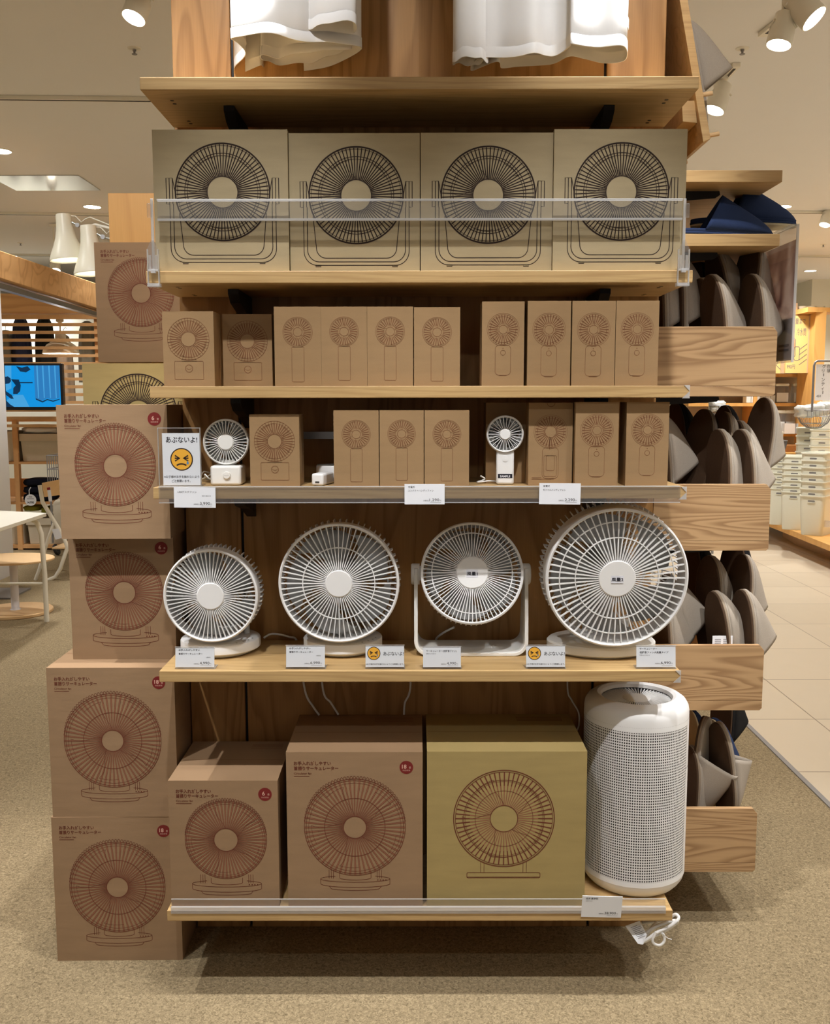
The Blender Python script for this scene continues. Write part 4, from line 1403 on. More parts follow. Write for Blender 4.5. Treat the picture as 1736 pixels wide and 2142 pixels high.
# ------------------------------------------------------------------ price cards and warning signs
def danger_face(pen, b, cx, cy, r):
    b.mat('face_line'); pen.disc(cx, cy, r, 48, 1.0)
    b.mat('yellow'); pen.disc(cx, cy, r * 0.90, 48, 1.6)
    b.mat('face_line')
    w = r * 0.13
    for s in (-1, 1):
        ex = cx + s * 0.17 * r
        pen.line([(cx + s * 0.58 * r, cy + 0.34 * r), (ex, cy + 0.10 * r), (cx + s * 0.58 * r, cy - 0.14 * r)], w, False, 2.2)
        pen.line([(cx + s * 0.60 * r, cy + 0.10 * r), (ex, cy + 0.10 * r)], w, False, 2.2)
    pen.arc(cx - 0.02 * r, cy - 0.60 * r, 0.42 * r, 0.20 * r, 15, 165, w, 16, 2.2)
    b.mat('tear'); pen.fill([(cx + 0.53 * r, cy - 0.10 * r), (cx + 0.62 * r, cy - 0.30 * r), (cx + 0.62 * r, cy - 0.40 * r), (cx + 0.53 * r, cy - 0.46 * r), (cx + 0.44 * r, cy - 0.40 * r), (cx + 0.44 * r, cy - 0.30 * r)], 2.8)


def price_text(pen, b, W, H, lines, sub, price, bold=True):
    b.mat('txt')
    k = W / 0.092
    v = H - 0.0085 * k
    for i, (s, wd) in enumerate(lines):
        pen.text(s, 0.0085 * k, v, 0.0052 * k, 0.012 if bold else 0.0, 'L', 1, width=wd * k)
        v -= 0.0085 * k
    b.mat('txt_g')
    if sub:
        pen.text(sub[0], (W - 0.010 * k) if sub[1] == 'R' else 0.0085 * k, v + (0.001 if sub[1] == 'R' else 0.003) * k, 0.0030 * k, 0, sub[1])
    pen.text('消費税込', W - 0.0355 * k if len(price) < 6 else W - 0.0385 * k, H * 0.155, 0.0034 * k, 0, 'R')
    b.mat('txt'); pen.text(price, W - 0.0125 * k, H * 0.155, 0.0088 * k, 0, 'R', width=(0.0222 if len(price) < 6 else 0.0260) * k)
    b.mat('txt_g'); pen.text('円', W - 0.0082 * k, H * 0.155, 0.0036 * k, 0, 'R'); pen.rect(W - 0.033 * k, W - 0.0082 * k, H * 0.085, H * 0.095)


def stand_card(label, px0, px1, py0, py1, y, z, draw, cat='price card', name='price_card', group='cards on the display fan shelf', lean=8):
    x0, x1 = P(px0, (py0 + py1) / 2, y).x, P(px1, (py0 + py1) / 2, y).x
    H = (P((px0 + px1) / 2, py0, y).z - z) / math.cos(R(lean)) - 0.003
    W = x1 - x0
    t = thing(name, label, cat, ((x0 + x1) / 2, y, z), 0, group)
    Tl = Matrix.Rotation(R(-lean), 4, 'X')
    b = MB().mat('paper'); b.box(-W / 2 + 0.001, W / 2 - 0.001, 0.0004, 0.0010, 0.004, H - 0.001, Tl)
    pen = Pen(b, Tl @ Vector((-W / 2, 0.0004, 0.003)), (1, 0, 0), Tl.to_3x3() @ Vector((0, 0, 1)), 0.0002)
    draw(pen, b, W, H - 0.003)
    b.build('card', t)
    b = MB().mat('acrylic'); b.box(-W / 2, W / 2, -0.0012, -0.0004, 0.002, H, Tl); b.box(-W / 2, W / 2, 0.0012, 0.002, 0.002, H + 0.001, Tl)
    b.mat('acrylic_edge'); b.box(-W / 2, W / 2, -0.0013, 0.0021, H, H + 0.0012, Tl)
    b.mat('acrylic_haze'); b.box(-W / 2, W / 2, -0.0012, 0.032, 0.0, 0.0016); b.mat('acrylic_edge'); b.box(W / 2 - 0.0012, W / 2 + 0.0004, 0.0, 0.032, 0.0, 0.0019)
    b.build('card_holder', t)
    return t


def danger_small(pen, b, W, H):
    danger_face(pen, b, W * 0.22, H * 0.635, H * 0.30)
    b.mat('txt'); pen.text('あぶないよ!', W * 0.98, H * 0.55, 0.0100, 0.010, 'R', width=W * 0.52)
    pen.text('※お子様がお手を触れないようご注意願います。', W * 0.02, H * 0.12, 0.0042, 0.004, 'L', width=W * 0.96)


C5 = ST[4] + 0.0005
stand_card('price card reading 4,990 yen, standing before the leftmost display fan', 365, 448.5, 1353, 1399, 0.016, C5,
           lambda p, b, W, H: price_text(p, b, W, H, [('お手入れがしやすい', 0.049), ('首振りサーキュレーター', 0.055)], ('6畳相当', 'R'), '4,990'))
stand_card('price card reading 6,990 yen, standing before the second display fan', 597, 680, 1349.5, 1398, 0.016, C5,
           lambda p, b, W, H: price_text(p, b, W, H, [('お手入れがしやすい', 0.049), ('首振りサーキュレーター', 0.055)], ('18畳相当', 'R'), '6,990'))
stand_card('small warning card with a crying yellow face, left of the U-stand fan', 763.5, 846, 1349, 1398, 0.016, C5, danger_small, 'warning card', 'warning_card')
stand_card('price card reading 4,990 yen, standing before the U-stand fan', 884, 965, 1351.5, 1398.5, 0.014, C5,
           lambda p, b, W, H: price_text(p, b, W, H - 0.004, [('サーキュレーター(低騒音ファン)', 0.072)], ('型番:MJ-CF18JP-W', 'L'), '4,990'))
stand_card('small warning card with a crying yellow face, between U-stand fan and largest fan', 1100, 1183.5, 1349, 1398, 0.016, C5, danger_small, 'warning card', 'warning_card')
stand_card('price card reading 6,990 yen, standing before the largest display fan', 1331, 1415, 1350, 1398, 0.014, C5,
           lambda p, b, W, H: price_text(p, b, W, H, [('サーキュレーター', 0.040), ('低騒音ファン大風量タイプ', 0.066)], ('型番:MJ-CF25JP-W', 'L'), '6,990'))


def danger_big(pen, b, W, H):
    b.mat('txt'); pen.text('あぶないよ!', W * 0.52, H * 0.825, 0.0155, 0.012, 'C', width=W * 0.84)
    danger_face(pen, b, W * 0.51, H * 0.50, W * 0.305)
    b.mat('txt'); pen.text('※お子様がお手を触れないよう', W * 0.5, H * 0.145, 0.0068, 0.004, 'C', width=W * 0.94); pen.text('ご注意願います。', W * 0.48, H * 0.065, 0.0068, 0.004, 'C', width=W * 0.5)


# the big warning sign: an upright acrylic block with a card in front
y = 0.022
x0, x1 = P(331, 960, y).x, P(420, 960, y).x
zt = P(375, 896, y).z - S4Z
t = thing('warning_sign', 'upright acrylic sign with a large crying yellow face, left end of the sample fan shelf', 'sign', ((x0 + x1) / 2, y, S4Z))
W2 = (x1 - x0) / 2
b = MB().mat('acrylic'); b.box(-W2, W2, 0.003, 0.0045, 0.002, zt); b.box(-W2, W2, -0.001, 0.0, 0.002, zt)
b.mat('acrylic_edge'); b.box(-W2, W2, -0.001, 0.0045, zt, zt + 0.0015); b.box(-W2, -W2 + 0.001, -0.001, 0.0045, 0.002, zt); b.box(W2 - 0.001, W2, -0.001, 0.0045, 0.002, zt)
b.mat('acrylic_haze'); b.box(-W2, W2, -0.001, 0.045, 0, 0.0018)
b.build('acrylic_holder', t)
ca, cb = P(340, 960, y).x - (x0 + x1) / 2, P(418, 960, y).x - (x0 + x1) / 2
ct = P(378, 906, y).z - S4Z
b = MB().mat('paper'); b.box(ca, cb, 0.0006, 0.0016, 0.0022, ct)
pen = Pen(b, (ca, 0.0006, 0.0022), eps=0.00025); danger_big(pen, b, cb - ca, ct - 0.0022); b.build('card', t)


def hang_card(label, px0, px1, py0, py1, y, draw, tilt=0.0, lean=0):
    x0, x1 = P(px0, (py0 + py1) / 2, y).x, P(px1, (py0 + py1) / 2, y).x
    zt, z0 = P((px0 + px1) / 2, py0, y).z, P((px0 + px1) / 2, py1, y).z
    W, H = x1 - x0, zt - z0
    b = MB().mat('paper'); b.box(-W / 2, W / 2, 0, 0.0012, -H, 0)
    pen = Pen(b, (-W / 2, 0, -H), eps=0.00025); draw(pen, b, W, H)
    o = b.build('price_card')
    o.location = ((x0 + x1) / 2, y, zt); o.rotation_euler = (R(lean), R(tilt), 0)
    return tag(o, label, 'price card', 'price cards slotted into shelf strips')


hang_card('hanging price card reading 3,990 yen under the small desk fan', 364, 451, 1019.5, 1062, -0.0075,
          lambda p, b, W, H: price_text(p, b, W, H - 0.004, [('USBデスクファン', 0.042)], ('首振り機能付き', 'R'), '3,990', False), 0.5)
hang_card('hanging price card reading 1,290 yen in the middle of the clear strip', 846, 930, 1012.5, 1055, -0.0075,
          lambda p, b, W, H: price_text(p, b, W, H, [('充電式', 0.015), ('コンパクトハンディファン', 0.058)], None, '1,290', False))
hang_card('hanging price card reading 2,290 yen towards the right of the clear strip', 1128, 1214.5, 1011, 1055, -0.0075,
          lambda p, b, W, H: price_text(p, b, W, H, [('充電式', 0.015), ('モバイルハンディファン', 0.050)], None, '2,290', False), 0.5)
hang_card('tilted price card reading 38,900 yen below the air purifier', 1218, 1302, 1875, 1923, -0.0105,
          lambda p, b, W, H: price_text(p, b, W, H, [('空気清浄機', 0.028)], ('型番:MJ-AP1', 'L'), '38,900'), 1.5, 8)

# ------------------------------------------------------------------ clear rails
xL, xR = P(332, 1030, -0.003).x, P(1423, 1030, -0.003).x
t = thing('label_rail', 'clear label strip along the front edge of the sample fan shelf', 'label rail', (0, 0, ST[3]))
b = MB().mat('acrylic_haze'); b.box(xL, xR, -0.0040, -0.0028, -0.0335, 0.0015); b.build('face', t)
b = MB().mat('acrylic_edge'); b.box(xL, xR, -0.0045, -0.0023, -0.0350, -0.0335); b.build('bottom_lip', t)
b = MB().mat('acrylic_edge'); b.box(xL, xR, -0.0042, 0.012, 0.0008, 0.0022); b.build('top_lip', t)

xL, xR = P(357, 1890, -0.002).x, P(1393, 1890, -0.002).x
t = thing('shelf_riser', 'frosted clear stop strip along the front of the lowest shelf', 'shelf riser', (0, 0, ST[5]))
b = MB().mat('acrylic_haze'); b.box(xL, xR, 0.004, 0.0055, 0.0, 0.0255); b.build('upright', t)
b = MB().mat('acrylic_milk'); b.box(xL, xR, -0.0045, 0.0035, 0.0005, 0.011); b.build('front_channel', t, None, 0.002)
b = MB().mat('acrylic_edge'); b.box(xL, xR, 0.0036, 0.0058, 0.0255, 0.0270); b.build('top_edge', t)
b = MB().mat('acrylic_milk'); b.box(xL, xR, -0.0030, -0.0018, -0.006, 0.0005); b.build('front_lip', t)

# guard rail across the second shelf, on two clip-on posts
y = -0.012
zA, zB = P(868, 418, y).z, P(868, 459, y).z
t = thing('guard_rail', 'clear guard rail on two clip posts across the large pale boxes', 'guard rail', (0, y, ST[1]))
xL, xR = P(329, 438, y).x, P(1427, 438, y).x
b = MB().mat('acrylic_haze'); b.box(xL, xR, 0, 0.002, zB - ST[1], zA - ST[1]); b.build('rail_panel', t)
for nm, zz in (('rail_flange', zA), ('rail_flange', zB)):
    b = MB().mat('acrylic_milk'); b.box(xL, xR, -0.004, 0.006, zz - ST[1] - 0.0018, zz - ST[1] + 0.0018); b.build(nm, t)
for s, pxc in ((-1, 319), (1, 1431)):
    xc = P(pxc, 500, y).x
    z1 = P(pxc, 415, y).z - ST[1]; zs = P(pxc, 503, y).z - ST[1]; zw = P(pxc, 522, y).z - ST[1]
    post = MB().mat('acrylic_edge'); post.box(xc - 0.0028, xc + 0.0028, 0.001, 0.005, -0.004, z1); pt = post.build('post', t, None, 0.0006)
    b = MB().mat('acrylic_haze'); b.prism([(-0.003, zs), (0.003, zs), (0.0122, zw), (0.0122, -0.001), (-0.0122, -0.001), (-0.0122, zw)], 0.0012, Matrix.Translation((xc, -0.003, 0))); b.build('clip_plate', t)
    b = MB().mat('acrylic_edge')
    for q in (-1, 1):
        b.box(xc + q * 0.0118 - 0.0008, xc + q * 0.0118 + 0.0008, -0.004, 0.004, -0.034, zw)
    b.box(xc - 0.0122, xc + 0.0122, -0.004, 0.004, -0.002, 0.0015); b.box(xc - 0.005, xc + 0.005, -0.0055, 0.002, -0.006, 0.002)
    b.box(xc - 0.0135, xc + 0.0135, -0.005, 0.012, -0.035, -0.0315); b.box(xc - 0.0135, xc + 0.0135, -0.005, 0.012, -0.030, -0.0285)
    b.build('clip_frame', t)
    b = MB().mat('acrylic_milk')
    for q in (-1, 1):
        b.box(xc + q * 0.0068 - 0.0026, xc + q * 0.0068 + 0.0026, -0.002, 0.001, 0.002, zw - 0.012)
    b.build('clip_spring', t)
    xs = sorted((xc - s * 0.0, xc + s * 0.0105))
    b = MB().mat('acrylic_haze'); b.box(xs[0], xs[1], 0.0, 0.004, z1 - 0.040, z1 - 0.010); b.build('rail_hook', t, None, 0.0015)

# small wooden block on the underside of the lowest shelf
b = MB().mat('plank'); b.box(P(685, 1935, .06).x, P(718, 1935, .06).x, 0.05, 0.08, ST[5] - TH - 0.013, ST[5] - TH - 0.0005)
tag(b.build('wooden_block'), 'small wooden stop block under the lowest shelf', 'block')


# ------------------------------------------------------------------ hanging T-shirts
def smooth_loop(pts, k=6):
    n = len(pts)
    out = []
    for i in range(n):
        p0, p1, p2, p3 = (Vector(pts[(i + j - 1) % n]) for j in range(4))
        for s in range(k):
            t = s / k
            out.append(0.5 * ((2 * p1) + (-p0 + p2) * t + (2 * p0 - 5 * p1 + 4 * p2 - p3) * t * t + (-p0 + 3 * p1 - 3 * p2 + p3) * t ** 3))
    return out


def cloth_tube(name, root, pix, zh, ztop, wob=0.004, seed=0, hem=0.023, shrink=0.06):
    """A hanging tube of cloth: its hem outline is given on the hem's own height, and it rises to ztop with slack folds."""
    rnd = random.Random(seed)
    loop = smooth_loop([PZ(a, c, zh) for a, c in pix])
    n = len(loop)
    cx = sum(p.x for p in loop) / n; cy = sum(p.y for p in loop) / n
    zs = [0, 0.001, hem - 0.001, hem, hem + 0.002, 0.06, 0.10, 0.16, 0.24, 0.34, 0.46, ztop - zh]
    vs, fs = [], []
    ph = [rnd.uniform(0, 6.28) for _ in range(4)]
    for z in zs:
        k = z / (ztop - zh)
        for i, p in enumerate(loop):
            a = 2 * PI * i / n
            w = wob * (0.4 + k) * (math.sin(5 * a + ph[0] + 5 * k) + 0.6 * math.sin(9 * a + ph[1] - 7 * k))
            out = 0.0012 if z < hem else (-0.0008 if z == hem else 0)
            dx, dy = p.x - cx, p.y - cy
            l = math.hypot(dx, dy) or 1
            q = 1 - shrink * k + (w + out) / l
            dz = 0.004 * math.sin(3 * a + ph[2]) + 0.0025 * math.sin(7 * a + ph[3]) if z < 0.06 else 0
            vs.append((cx + dx * q, cy + dy * q, zh + z + dz))
    for r in range(len(zs) - 1):
        for i in range(n):
            j = (i + 1) % n
            fs.append((r * n + i, r * n + j, (r + 1) * n + j, (r + 1) * n + i))
    b = MB().mat('cloth'); b.mesh(vs, fs)
    o = b.build(name, root, 70)
    m = o.modifiers.new('cloth_thickness', 'SOLIDIFY'); m.thickness = 0.0014; m.offset = 0
    return o


t = thing('white_shirt', 'white T-shirts hanging at the left above the topmost shelf', 'shirt', (0, 0, 0), 0, 'white T-shirts')
cloth_tube('shirt_body', t, [(486, 82), (530, 71), (575, 69), (620, 79), (655, 90), (700, 94), (752, 99), (748, 112), (700, 130), (650, 142), (600, 156), (578, 159), (556, 150), (545, 140), (520, 143), (496, 155), (492, 138), (513, 114), (500, 98)], 2.215, 2.84, 0.003, 3)
cloth_tube('shirt_lining', t, [(545, 112), (575, 122), (600, 122), (640, 108), (680, 104), (735, 102), (715, 112), (690, 116), (660, 124), (630, 134), (585, 138), (560, 128)], 2.216, 2.84, 0.003, 5)
cloth_tube('sleeve', t, [(629, 64), (655, 55), (690, 49), (741, 51), (738, 68), (722, 78), (700, 68), (672, 84), (645, 76)], 2.245, 2.84, 0.003, 4)
t = thing('white_shirt', 'white T-shirts hanging at the right above the topmost shelf', 'shirt', (0, 0, 0), 0, 'white T-shirts')
cloth_tube('shirt_body', t, [(987, 148), (1000, 129), (1040, 124), (1080, 115), (1115, 109), (1140, 115), (1165, 114), (1190, 104), (1196, 96), (1250, 98), (1304, 96), (1308, 120), (1260, 129), (1220, 127), (1188, 121), (1150, 137), (1080, 141), (1050, 137), (1043, 126), (1012, 140)], 2.172, 2.84, 0.003, 8)
cloth_tube('shirt_lining', t, [(951, 137), (985, 134), (1010, 131), (1020, 128), (1000, 124), (955, 124)], 2.172, 2.84, 0.001, 9)
cloth_tube('sleeve', t, [(1172, 58), (1210, 54), (1250, 49), (1295, 42), (1312, 56), (1300, 66), (1250, 76), (1205, 84), (1186, 76)], 2.235, 2.84, 0.003, 6)
t = thing('hanging_rod', 'steel rod above the picture from which the white T-shirts hang', 'rod', (0, 0.10, 2.845))
b = MB().mat('metal'); b.tube([(-0.5, 0, 0), (0.55, 0, 0)], 0.011, 16); b.build('rod', t, 50)
for x in (-0.48, 0.5):
    b = MB().mat('metal'); b.tube([(x, 0, 0), (x, PY - 0.10, 0.01)], 0.009, 12); b.build('rod_arm', t, 50)

# ------------------------------------------------------------------ slippers and their shelves on the right-hand side
SL = 0.285


def slipper(label, mats=('canvas', 'sole', 'trim')):
    """Slipper standing toe up: sole facing -x, upper bulging to +x."""
    t = thing('slipper', label, 'slipper', (0, 0, 0), 0, 'slippers in the side trays')
    n = 40

    def half(q):      # half width along the length, heel 0 .. toe 1
        return 0.047 * (1 - abs(2 * q - 1) ** 2.8) ** 0.5 * (0.93 + 0.10 * q)
    N = 24
    qs = [0.5 - 0.5 * math.cos(PI * i / N) for i in range(N + 1)]
    out = [(half(q), SL * q) for q in qs] + [(-half(q), SL * q) for q in reversed(qs[1:-1])]

    def slab(key, x0, x1, grow, nm):
        b = MB().mat(key)
        pts = [(y * (1 + grow), SL / 2 + (z - SL / 2) * (1 + grow * 0.35)) for y, z in out]
        k = len(pts)
        vs = [(x0, y, z) for y, z in pts] + [(x1, y, z) for y, z in pts]
        fs = [tuple(range(k)), tuple(range(2 * k - 1, k - 1, -1))] + [(i, i + k, (i + 1) % k + k, (i + 1) % k) for i in range(k)]
        b.mesh(vs, fs)
        return b.build(nm, t, 40, 0.0015, weld=True)
    slab(mats[1], -0.006, 0.0, 0.0, 'outsole')
    slab(mats[2], 0.0, 0.006, 0.02, 'midsole')
    slab(mats[0], 0.006, 0.014, 0.0, 'edge_binding')
    b = MB().mat(mats[0])
    m = 18
    vs, fs = [], []
    q0 = 0.34
    for i in range(17):
        s = i / 16
        q = q0 + (0.995 - q0) * s
        w = half(min(q, 0.992)) * 1.03
        h = 0.086 * (1 - s) ** 0.66 * (1 - 0.25 * s) + 0.008 * (1 - s ** 6)
        for j in range(m + 1):
            u = -1 + 2 * j / m
            prof = (1 - abs(u) ** 2.2) ** 0.9
            zq = q + 0.17 * (1 - s) * prof
            vs.append((0.012 + h * prof, w * u * (1 - 0.14 * prof * (1 - s)), SL * zq))
    for i in range(16):
        for j in range(m):
            a = i * (m + 1) + j
            fs.append((a, a + 1, a + m + 2, a + m + 1))
    b.mesh(vs, fs)
    o = b.build('upper', t, 60)
    sm = o.modifiers.new('cloth_thickness', 'SOLIDIFY'); sm.thickness = 0.004; sm.offset = -1
    return t


LAB = {'g': 'grey linen slipper', 'n': 'navy canvas slipper', 'k': 'black canvas slipper'}
PROTO = {}


def put_slipper(kind, M4, label):
    mats = {'g': ('canvas', 'sole', 'trim'), 'n': ('navy', 'insole', 'navy'), 'k': ('black_cloth', 'sole', 'black_cloth')}[kind]
    if kind not in PROTO:
        o = PROTO[kind] = slipper(label, mats)
    else:
        o = dup(PROTO[kind], label)
    o.matrix_world = M4
    return o


def stand_slipper(kind, px, y, z0, lean, yaw, label, flip=False, s=1.0, py=1000):
    x = P(px, py, y).x
    M4 = Matrix.Translation((x, y, z0)) @ Matrix.Rotation(R(yaw), 4, 'Z') @ Matrix.Rotation(R(lean), 4, 'Y')
    if flip:
        M4 = M4 @ Matrix.Translation((0, 0, SL)) @ Matrix.Rotation(R(180), 4, 'X')
    return put_slipper(kind, M4 @ Matrix.Scale(s, 4), label)


XR = 0.9025
TY0, TY1 = 0.300, 1.05
HC = 1.412
TRAYS = [(683, 829, 'uppermost slipper tray, beside the tall handheld-fan boxes'), (1013, 1152, 'second slipper tray from the top, beside the sample fan shelf'),
         (1350, 1486, 'third slipper tray from the top, beside the largest fan'), (1692, 1824, 'lowest slipper tray, beside the air purifier')]
tray_z = []
for i, (pt, pb, lb) in enumerate(TRAYS):
    zt, z0 = P(1500, pt, TY0).z, P(1500, pb, TY0).z
    t = thing('slipper_tray', 'oak ' + lb, 'tray', (0, 0, 0), 0, 'oak slipper trays')
    zp = z0 + 0.026
    for nm, ya in (('end_panel', TY0), ('end_panel', TY1 - 0.016)):
        b = MB().mat('tray')
        zc = (zp + zt) / 2
        prof = [(0.6025, zp), (XR, zp), (XR, zt - 0.014), (XR - 0.011, zt), (0.6025, zt)]
        b.prism([(x, z - zc) for x, z in prof], 0.016, Matrix.Translation((0, ya, 0)))
        o = b.build(nm, t, None, 0.0008); o.location = (0, 0, zc)
        # shift the grain from tray to tray
        o.data.transform(Matrix.Translation((-0.75, 0, 0))); o.location.x = 0.75
    b = MB().mat('tray')
    prof = [(0.6025, z0), (XR - 0.006, z0), (XR, z0 + 0.006), (XR, zp - 0.0006), (0.6025, zp - 0.0006)]
    b.prism(prof, TY1 - TY0, Matrix.Translation((0, TY0, 0))); b.build('base_board', t, None, 0.0008)
    b = MB().mat('plank'); b.box(XR - 0.016, XR - 0.001, TY0 + 0.017, TY1 - 0.017, zp, zp + 0.075); b.build('front_lip', t)
    b = MB().mat('black'); b.prism([(0.6025, z0 - 0.0006), (0.785, z0 - 0.0006), (0.787, z0 - 0.008), (0.780, z0 - 0.014), (0.6025, z0 - 0.024)], 0.004, Matrix.Translation((0, TY0 + 0.08, 0))); b.build('bracket', t)
    tray_z.append((zp, zt))

# grain differs between the trays: slide each panel's own texture space
for i, o in enumerate([c for c in bpy.data.objects if c.name.startswith('end_panel') and c.parent and c.parent.name.startswith('slipper_tray')]):
    k = i // 2
    d = Vector((0.37 * k, 0, 0.11 * k))
    o.data.transform(Matrix.Translation(d)); o.location -= d

for i, (pt, pb, lb) in enumerate(((356, 381, 'highest plain oak shelf on the right side, above the navy slippers'), (489, 515, 'plain oak shelf on the right side holding two navy slippers'))):
    zt, z0 = P(1500, pt, TY0).z, P(1500, pb, TY0).z
    t = thing('side_shelf', lb, 'shelf', (0, 0, 0), 0, 'plain side shelves')
    b = MB().mat('plank'); b.box(0.6025, 0.8985, TY0, TY1, z0, zt); b.build('board', t, None, 0.001)
    b = MB().mat('black'); b.prism([(0.6025, z0 - 0.0006), (0.775, z0 - 0.0006), (0.777, z0 - 0.010), (0.765, z0 - 0.018), (0.6025, z0 - 0.030)], 0.004, Matrix.Translation((0, TY0 + 0.10, 0))); b.build('bracket', t)
    SIDE_Z = zt

# two navy slippers lying on the side shelf, toes towards the aisle
flat = Matrix(((0, 0, 1, 0), (0, -1, 0, 0), (1, 0, 0, 0), (0, 0, 0, 1)))     # local z (toe) -> +x, local x (upper) -> up
put_slipper('n', Matrix.Translation((P(1440, 470, .40).x - 0.075, 0.37, SIDE_Z + 0.009)) @ Matrix.Rotation(R(3), 4, 'Y') @ flat, 'navy slipper lying flat on the side shelf, lower of two')
put_slipper('n', Matrix.Translation((P(1512, 460, .47).x - 0.088, 0.46, SIDE_Z + 0.050)) @ Matrix.Rotation(R(4), 4, 'Z') @ flat, 'navy slipper resting on the other one, toe past the shelf end')

# slippers standing in the trays: kind, pixel x, depth, height above tray board, lean, yaw, flip, words
ST_ = {
    0: [('g', 1382, 0.430, .05, -3, 6, 0, 'behind the shelf corner, leftmost in the uppermost tray'),
        ('g', 1420, 0.430, .06, -3, 8, 0, 'with its upper lit, second in the uppermost tray'),
        ('g', 1502, 0.415, -.02, -12, 16, 0, 'low in the uppermost tray, third from the left'),
        ('g', 1527, 0.475, .085, -13, 14, 0, 'tall and leaning left in the uppermost tray'),
        ('g', 1539, 0.420, .095, 9, 22, 0, 'tallest in the uppermost tray, next to the clear sign'),
        ('g', 1578, 0.368, -.09, -4, 21, 0, 'sunk low at the outer end of the uppermost tray'),
        ('g', 1508, 0.368, -.11, -8, 21, 0, 'only its top showing in the middle of the uppermost tray'),
        ('k', 1478, 0.620, .09, -3, 21, 0, 'in the back row of the uppermost tray'),
        ('k', 1440, 0.600, .09, 2, 26, 0, 'in shade at the back of the uppermost tray')],
    1: [('g', 1395, 0.430, .04, -6, 10, 0, 'half hidden by a fan box in the second tray'),
        ('g', 1442, 0.435, .055, 10, 32, 0, 'with its wide sole showing in the second tray'),
        ('g', 1490, 0.420, .045, 6, 16, 0, 'with a narrow dark sole, middle of the second tray'),
        ('g', 1542, 0.430, .02, -1, 14, 0, 'lower and darker, fourth in the second tray'),
        ('g', 1568, 0.440, .085, 9, 28, 0, 'tallest in the second tray, at its outer end'),
        ('g', 1560, 0.368, -.075, -5, 21, 0, 'sunk low before the tallest of the second tray'),
        ('g', 1508, 0.368, -.11, -3, 21, 0, 'only its top showing in the second tray'),
        ('k', 1420, 0.620, .07, -4, 21, 0, 'in the back row of the second tray'),
        ('k', 1500, 0.620, .06, 4, 26, 0, 'seen between grey ones at the back of the second tray')],
    2: [('g', 1402, 0.430, .00, -8, 8, 0, 'partly behind the largest fan in the third tray'),
        ('g', 1432, 0.420, .035, -13, 10, 0, 'leaning left with a broad upper in the third tray'),
        ('g', 1480, 0.440, .075, -1, 26, 0, 'with a broad dark sole in the third tray'),
        ('g', 1530, 0.430, .080, 6, 24, 0, 'rightmost tall one in the third tray'),
        ('g', 1518, 0.368, -.065, -9, 19, 0, 'low in the third tray above the paper tag'),
        ('g', 1560, 0.368, -.05, -4, 19, 0, 'low at the outer end of the third tray'),
        ('g', 1390, 0.368, -.07, -5, 19, 0, 'low and partly hidden at the fan side of the third tray'),
        ('k', 1450, 0.620, .12, -6, 25, 0, 'in the back row of the third tray'),
        ('k', 1520, 0.550, .11, 4, 31, 0, 'peeping over the tallest grey one of the third tray')],
    3: [('g', 1456, 0.430, .075, 3, -38, 1, 'heel up with its opening showing in the lowest tray'),
        ('g', 1519, 0.410, .070, -9, 24, 1, 'heel up and leaning left in the lowest tray'),
        ('n', 1498, 0.550, .03, -6, 35, 0, 'in the second row of the lowest tray'),
        ('n', 1432, 0.550, .05, 2, 31, 0, 'in the second row of the lowest tray, beside the purifier'),
        ('k', 1500, 0.750, .08, 2, 25, 0, 'at the back of the lowest tray'),
        ('g', 1432, 0.405, -.07, 2, 25, 0, 'low beside the air purifier in the lowest tray')]}
for i, lst in ST_.items():
    zp, zt = tray_z[i]
    for kd, px, y, dz, lean, yaw, fl, words in lst:
        stand_slipper(kd, px, y, max(zp + 0.001, zt - 0.165 + dz + 0.02) if dz > -0.2 else zp, lean, yaw, LAB[kd] + ' ' + words, bool(fl), 1.0, (TRAYS[i][0]))
# paper tag on a slipper in the third tray
b = MB().mat('paper'); b.box(P(1490, 1340, .318).x, P(1532, 1340, .318).x, 0.317, 0.3185, P(1510, 1348, .318).z, P(1510, 1330, .318).z)
b.mat('txt_g')
pen = Pen(b, (P(1490, 1340, .318).x, 0.317, P(1510, 1348, .318).z))
for r_ in range(3):
    pen.rect(0.006, 0.022, 0.003 + r_ * 0.005, 0.0045 + r_ * 0.005); pen.rect(0.028, 0.046, 0.003 + r_ * 0.005, 0.0045 + r_ * 0.005)
tag(b.build('paper_tag'), 'small white paper tag standing at the edge of the third slipper tray', 'tag')

# clear poster sheet hanging from the end of the side shelf
xs = P(1640, 600, 0.33).x
t = thing('hanging_poster', 'clear hanging sheet with a printed photo, seen from behind beside the uppermost tray', 'poster', (0.952, 0, 0))
ztop, zmid, zbot = P(1640, 500, 0.33).z, P(1645, 655, 0.33).z, P(1640, 758, 0.33).z
zmid = P(1640, 664, 0.33).z
b = MB().mat('photo'); b.box(0, 0.0012, 0.33, 0.86, zmid, ztop); b.build('printed_photo', t)
b = MB().mat('photo_grey'); b.box(0, 0.0012, 0.33, 0.86, zbot + 0.006, zmid)
b.mat('txt_g')
pen = Pen(b, (-0.0004, 0.33, zbot), (0, 1, 0), (0, 0, 1)); pen.n = Vector((-1, 0, 0))
pen.text('適度な凹凸が', 0.21, zmid - zbot - 0.030, 0.022, 0.005, 'L'); pen.o = pen.o
for r_ in range(2):
    pen.rect(0.02, 0.09, 0.030 + 0.012 * r_, 0.036 + 0.012 * r_)
b.build('printed_band', t)
b = MB().mat('acrylic_haze'); b.box(-0.003, -0.0015, 0.325, 0.865, zbot, ztop + 0.035); b.box(-0.016, 0.004, 0.325, 0.865, ztop + 0.035, ztop + 0.0365); b.build('clear_sleeve', t)
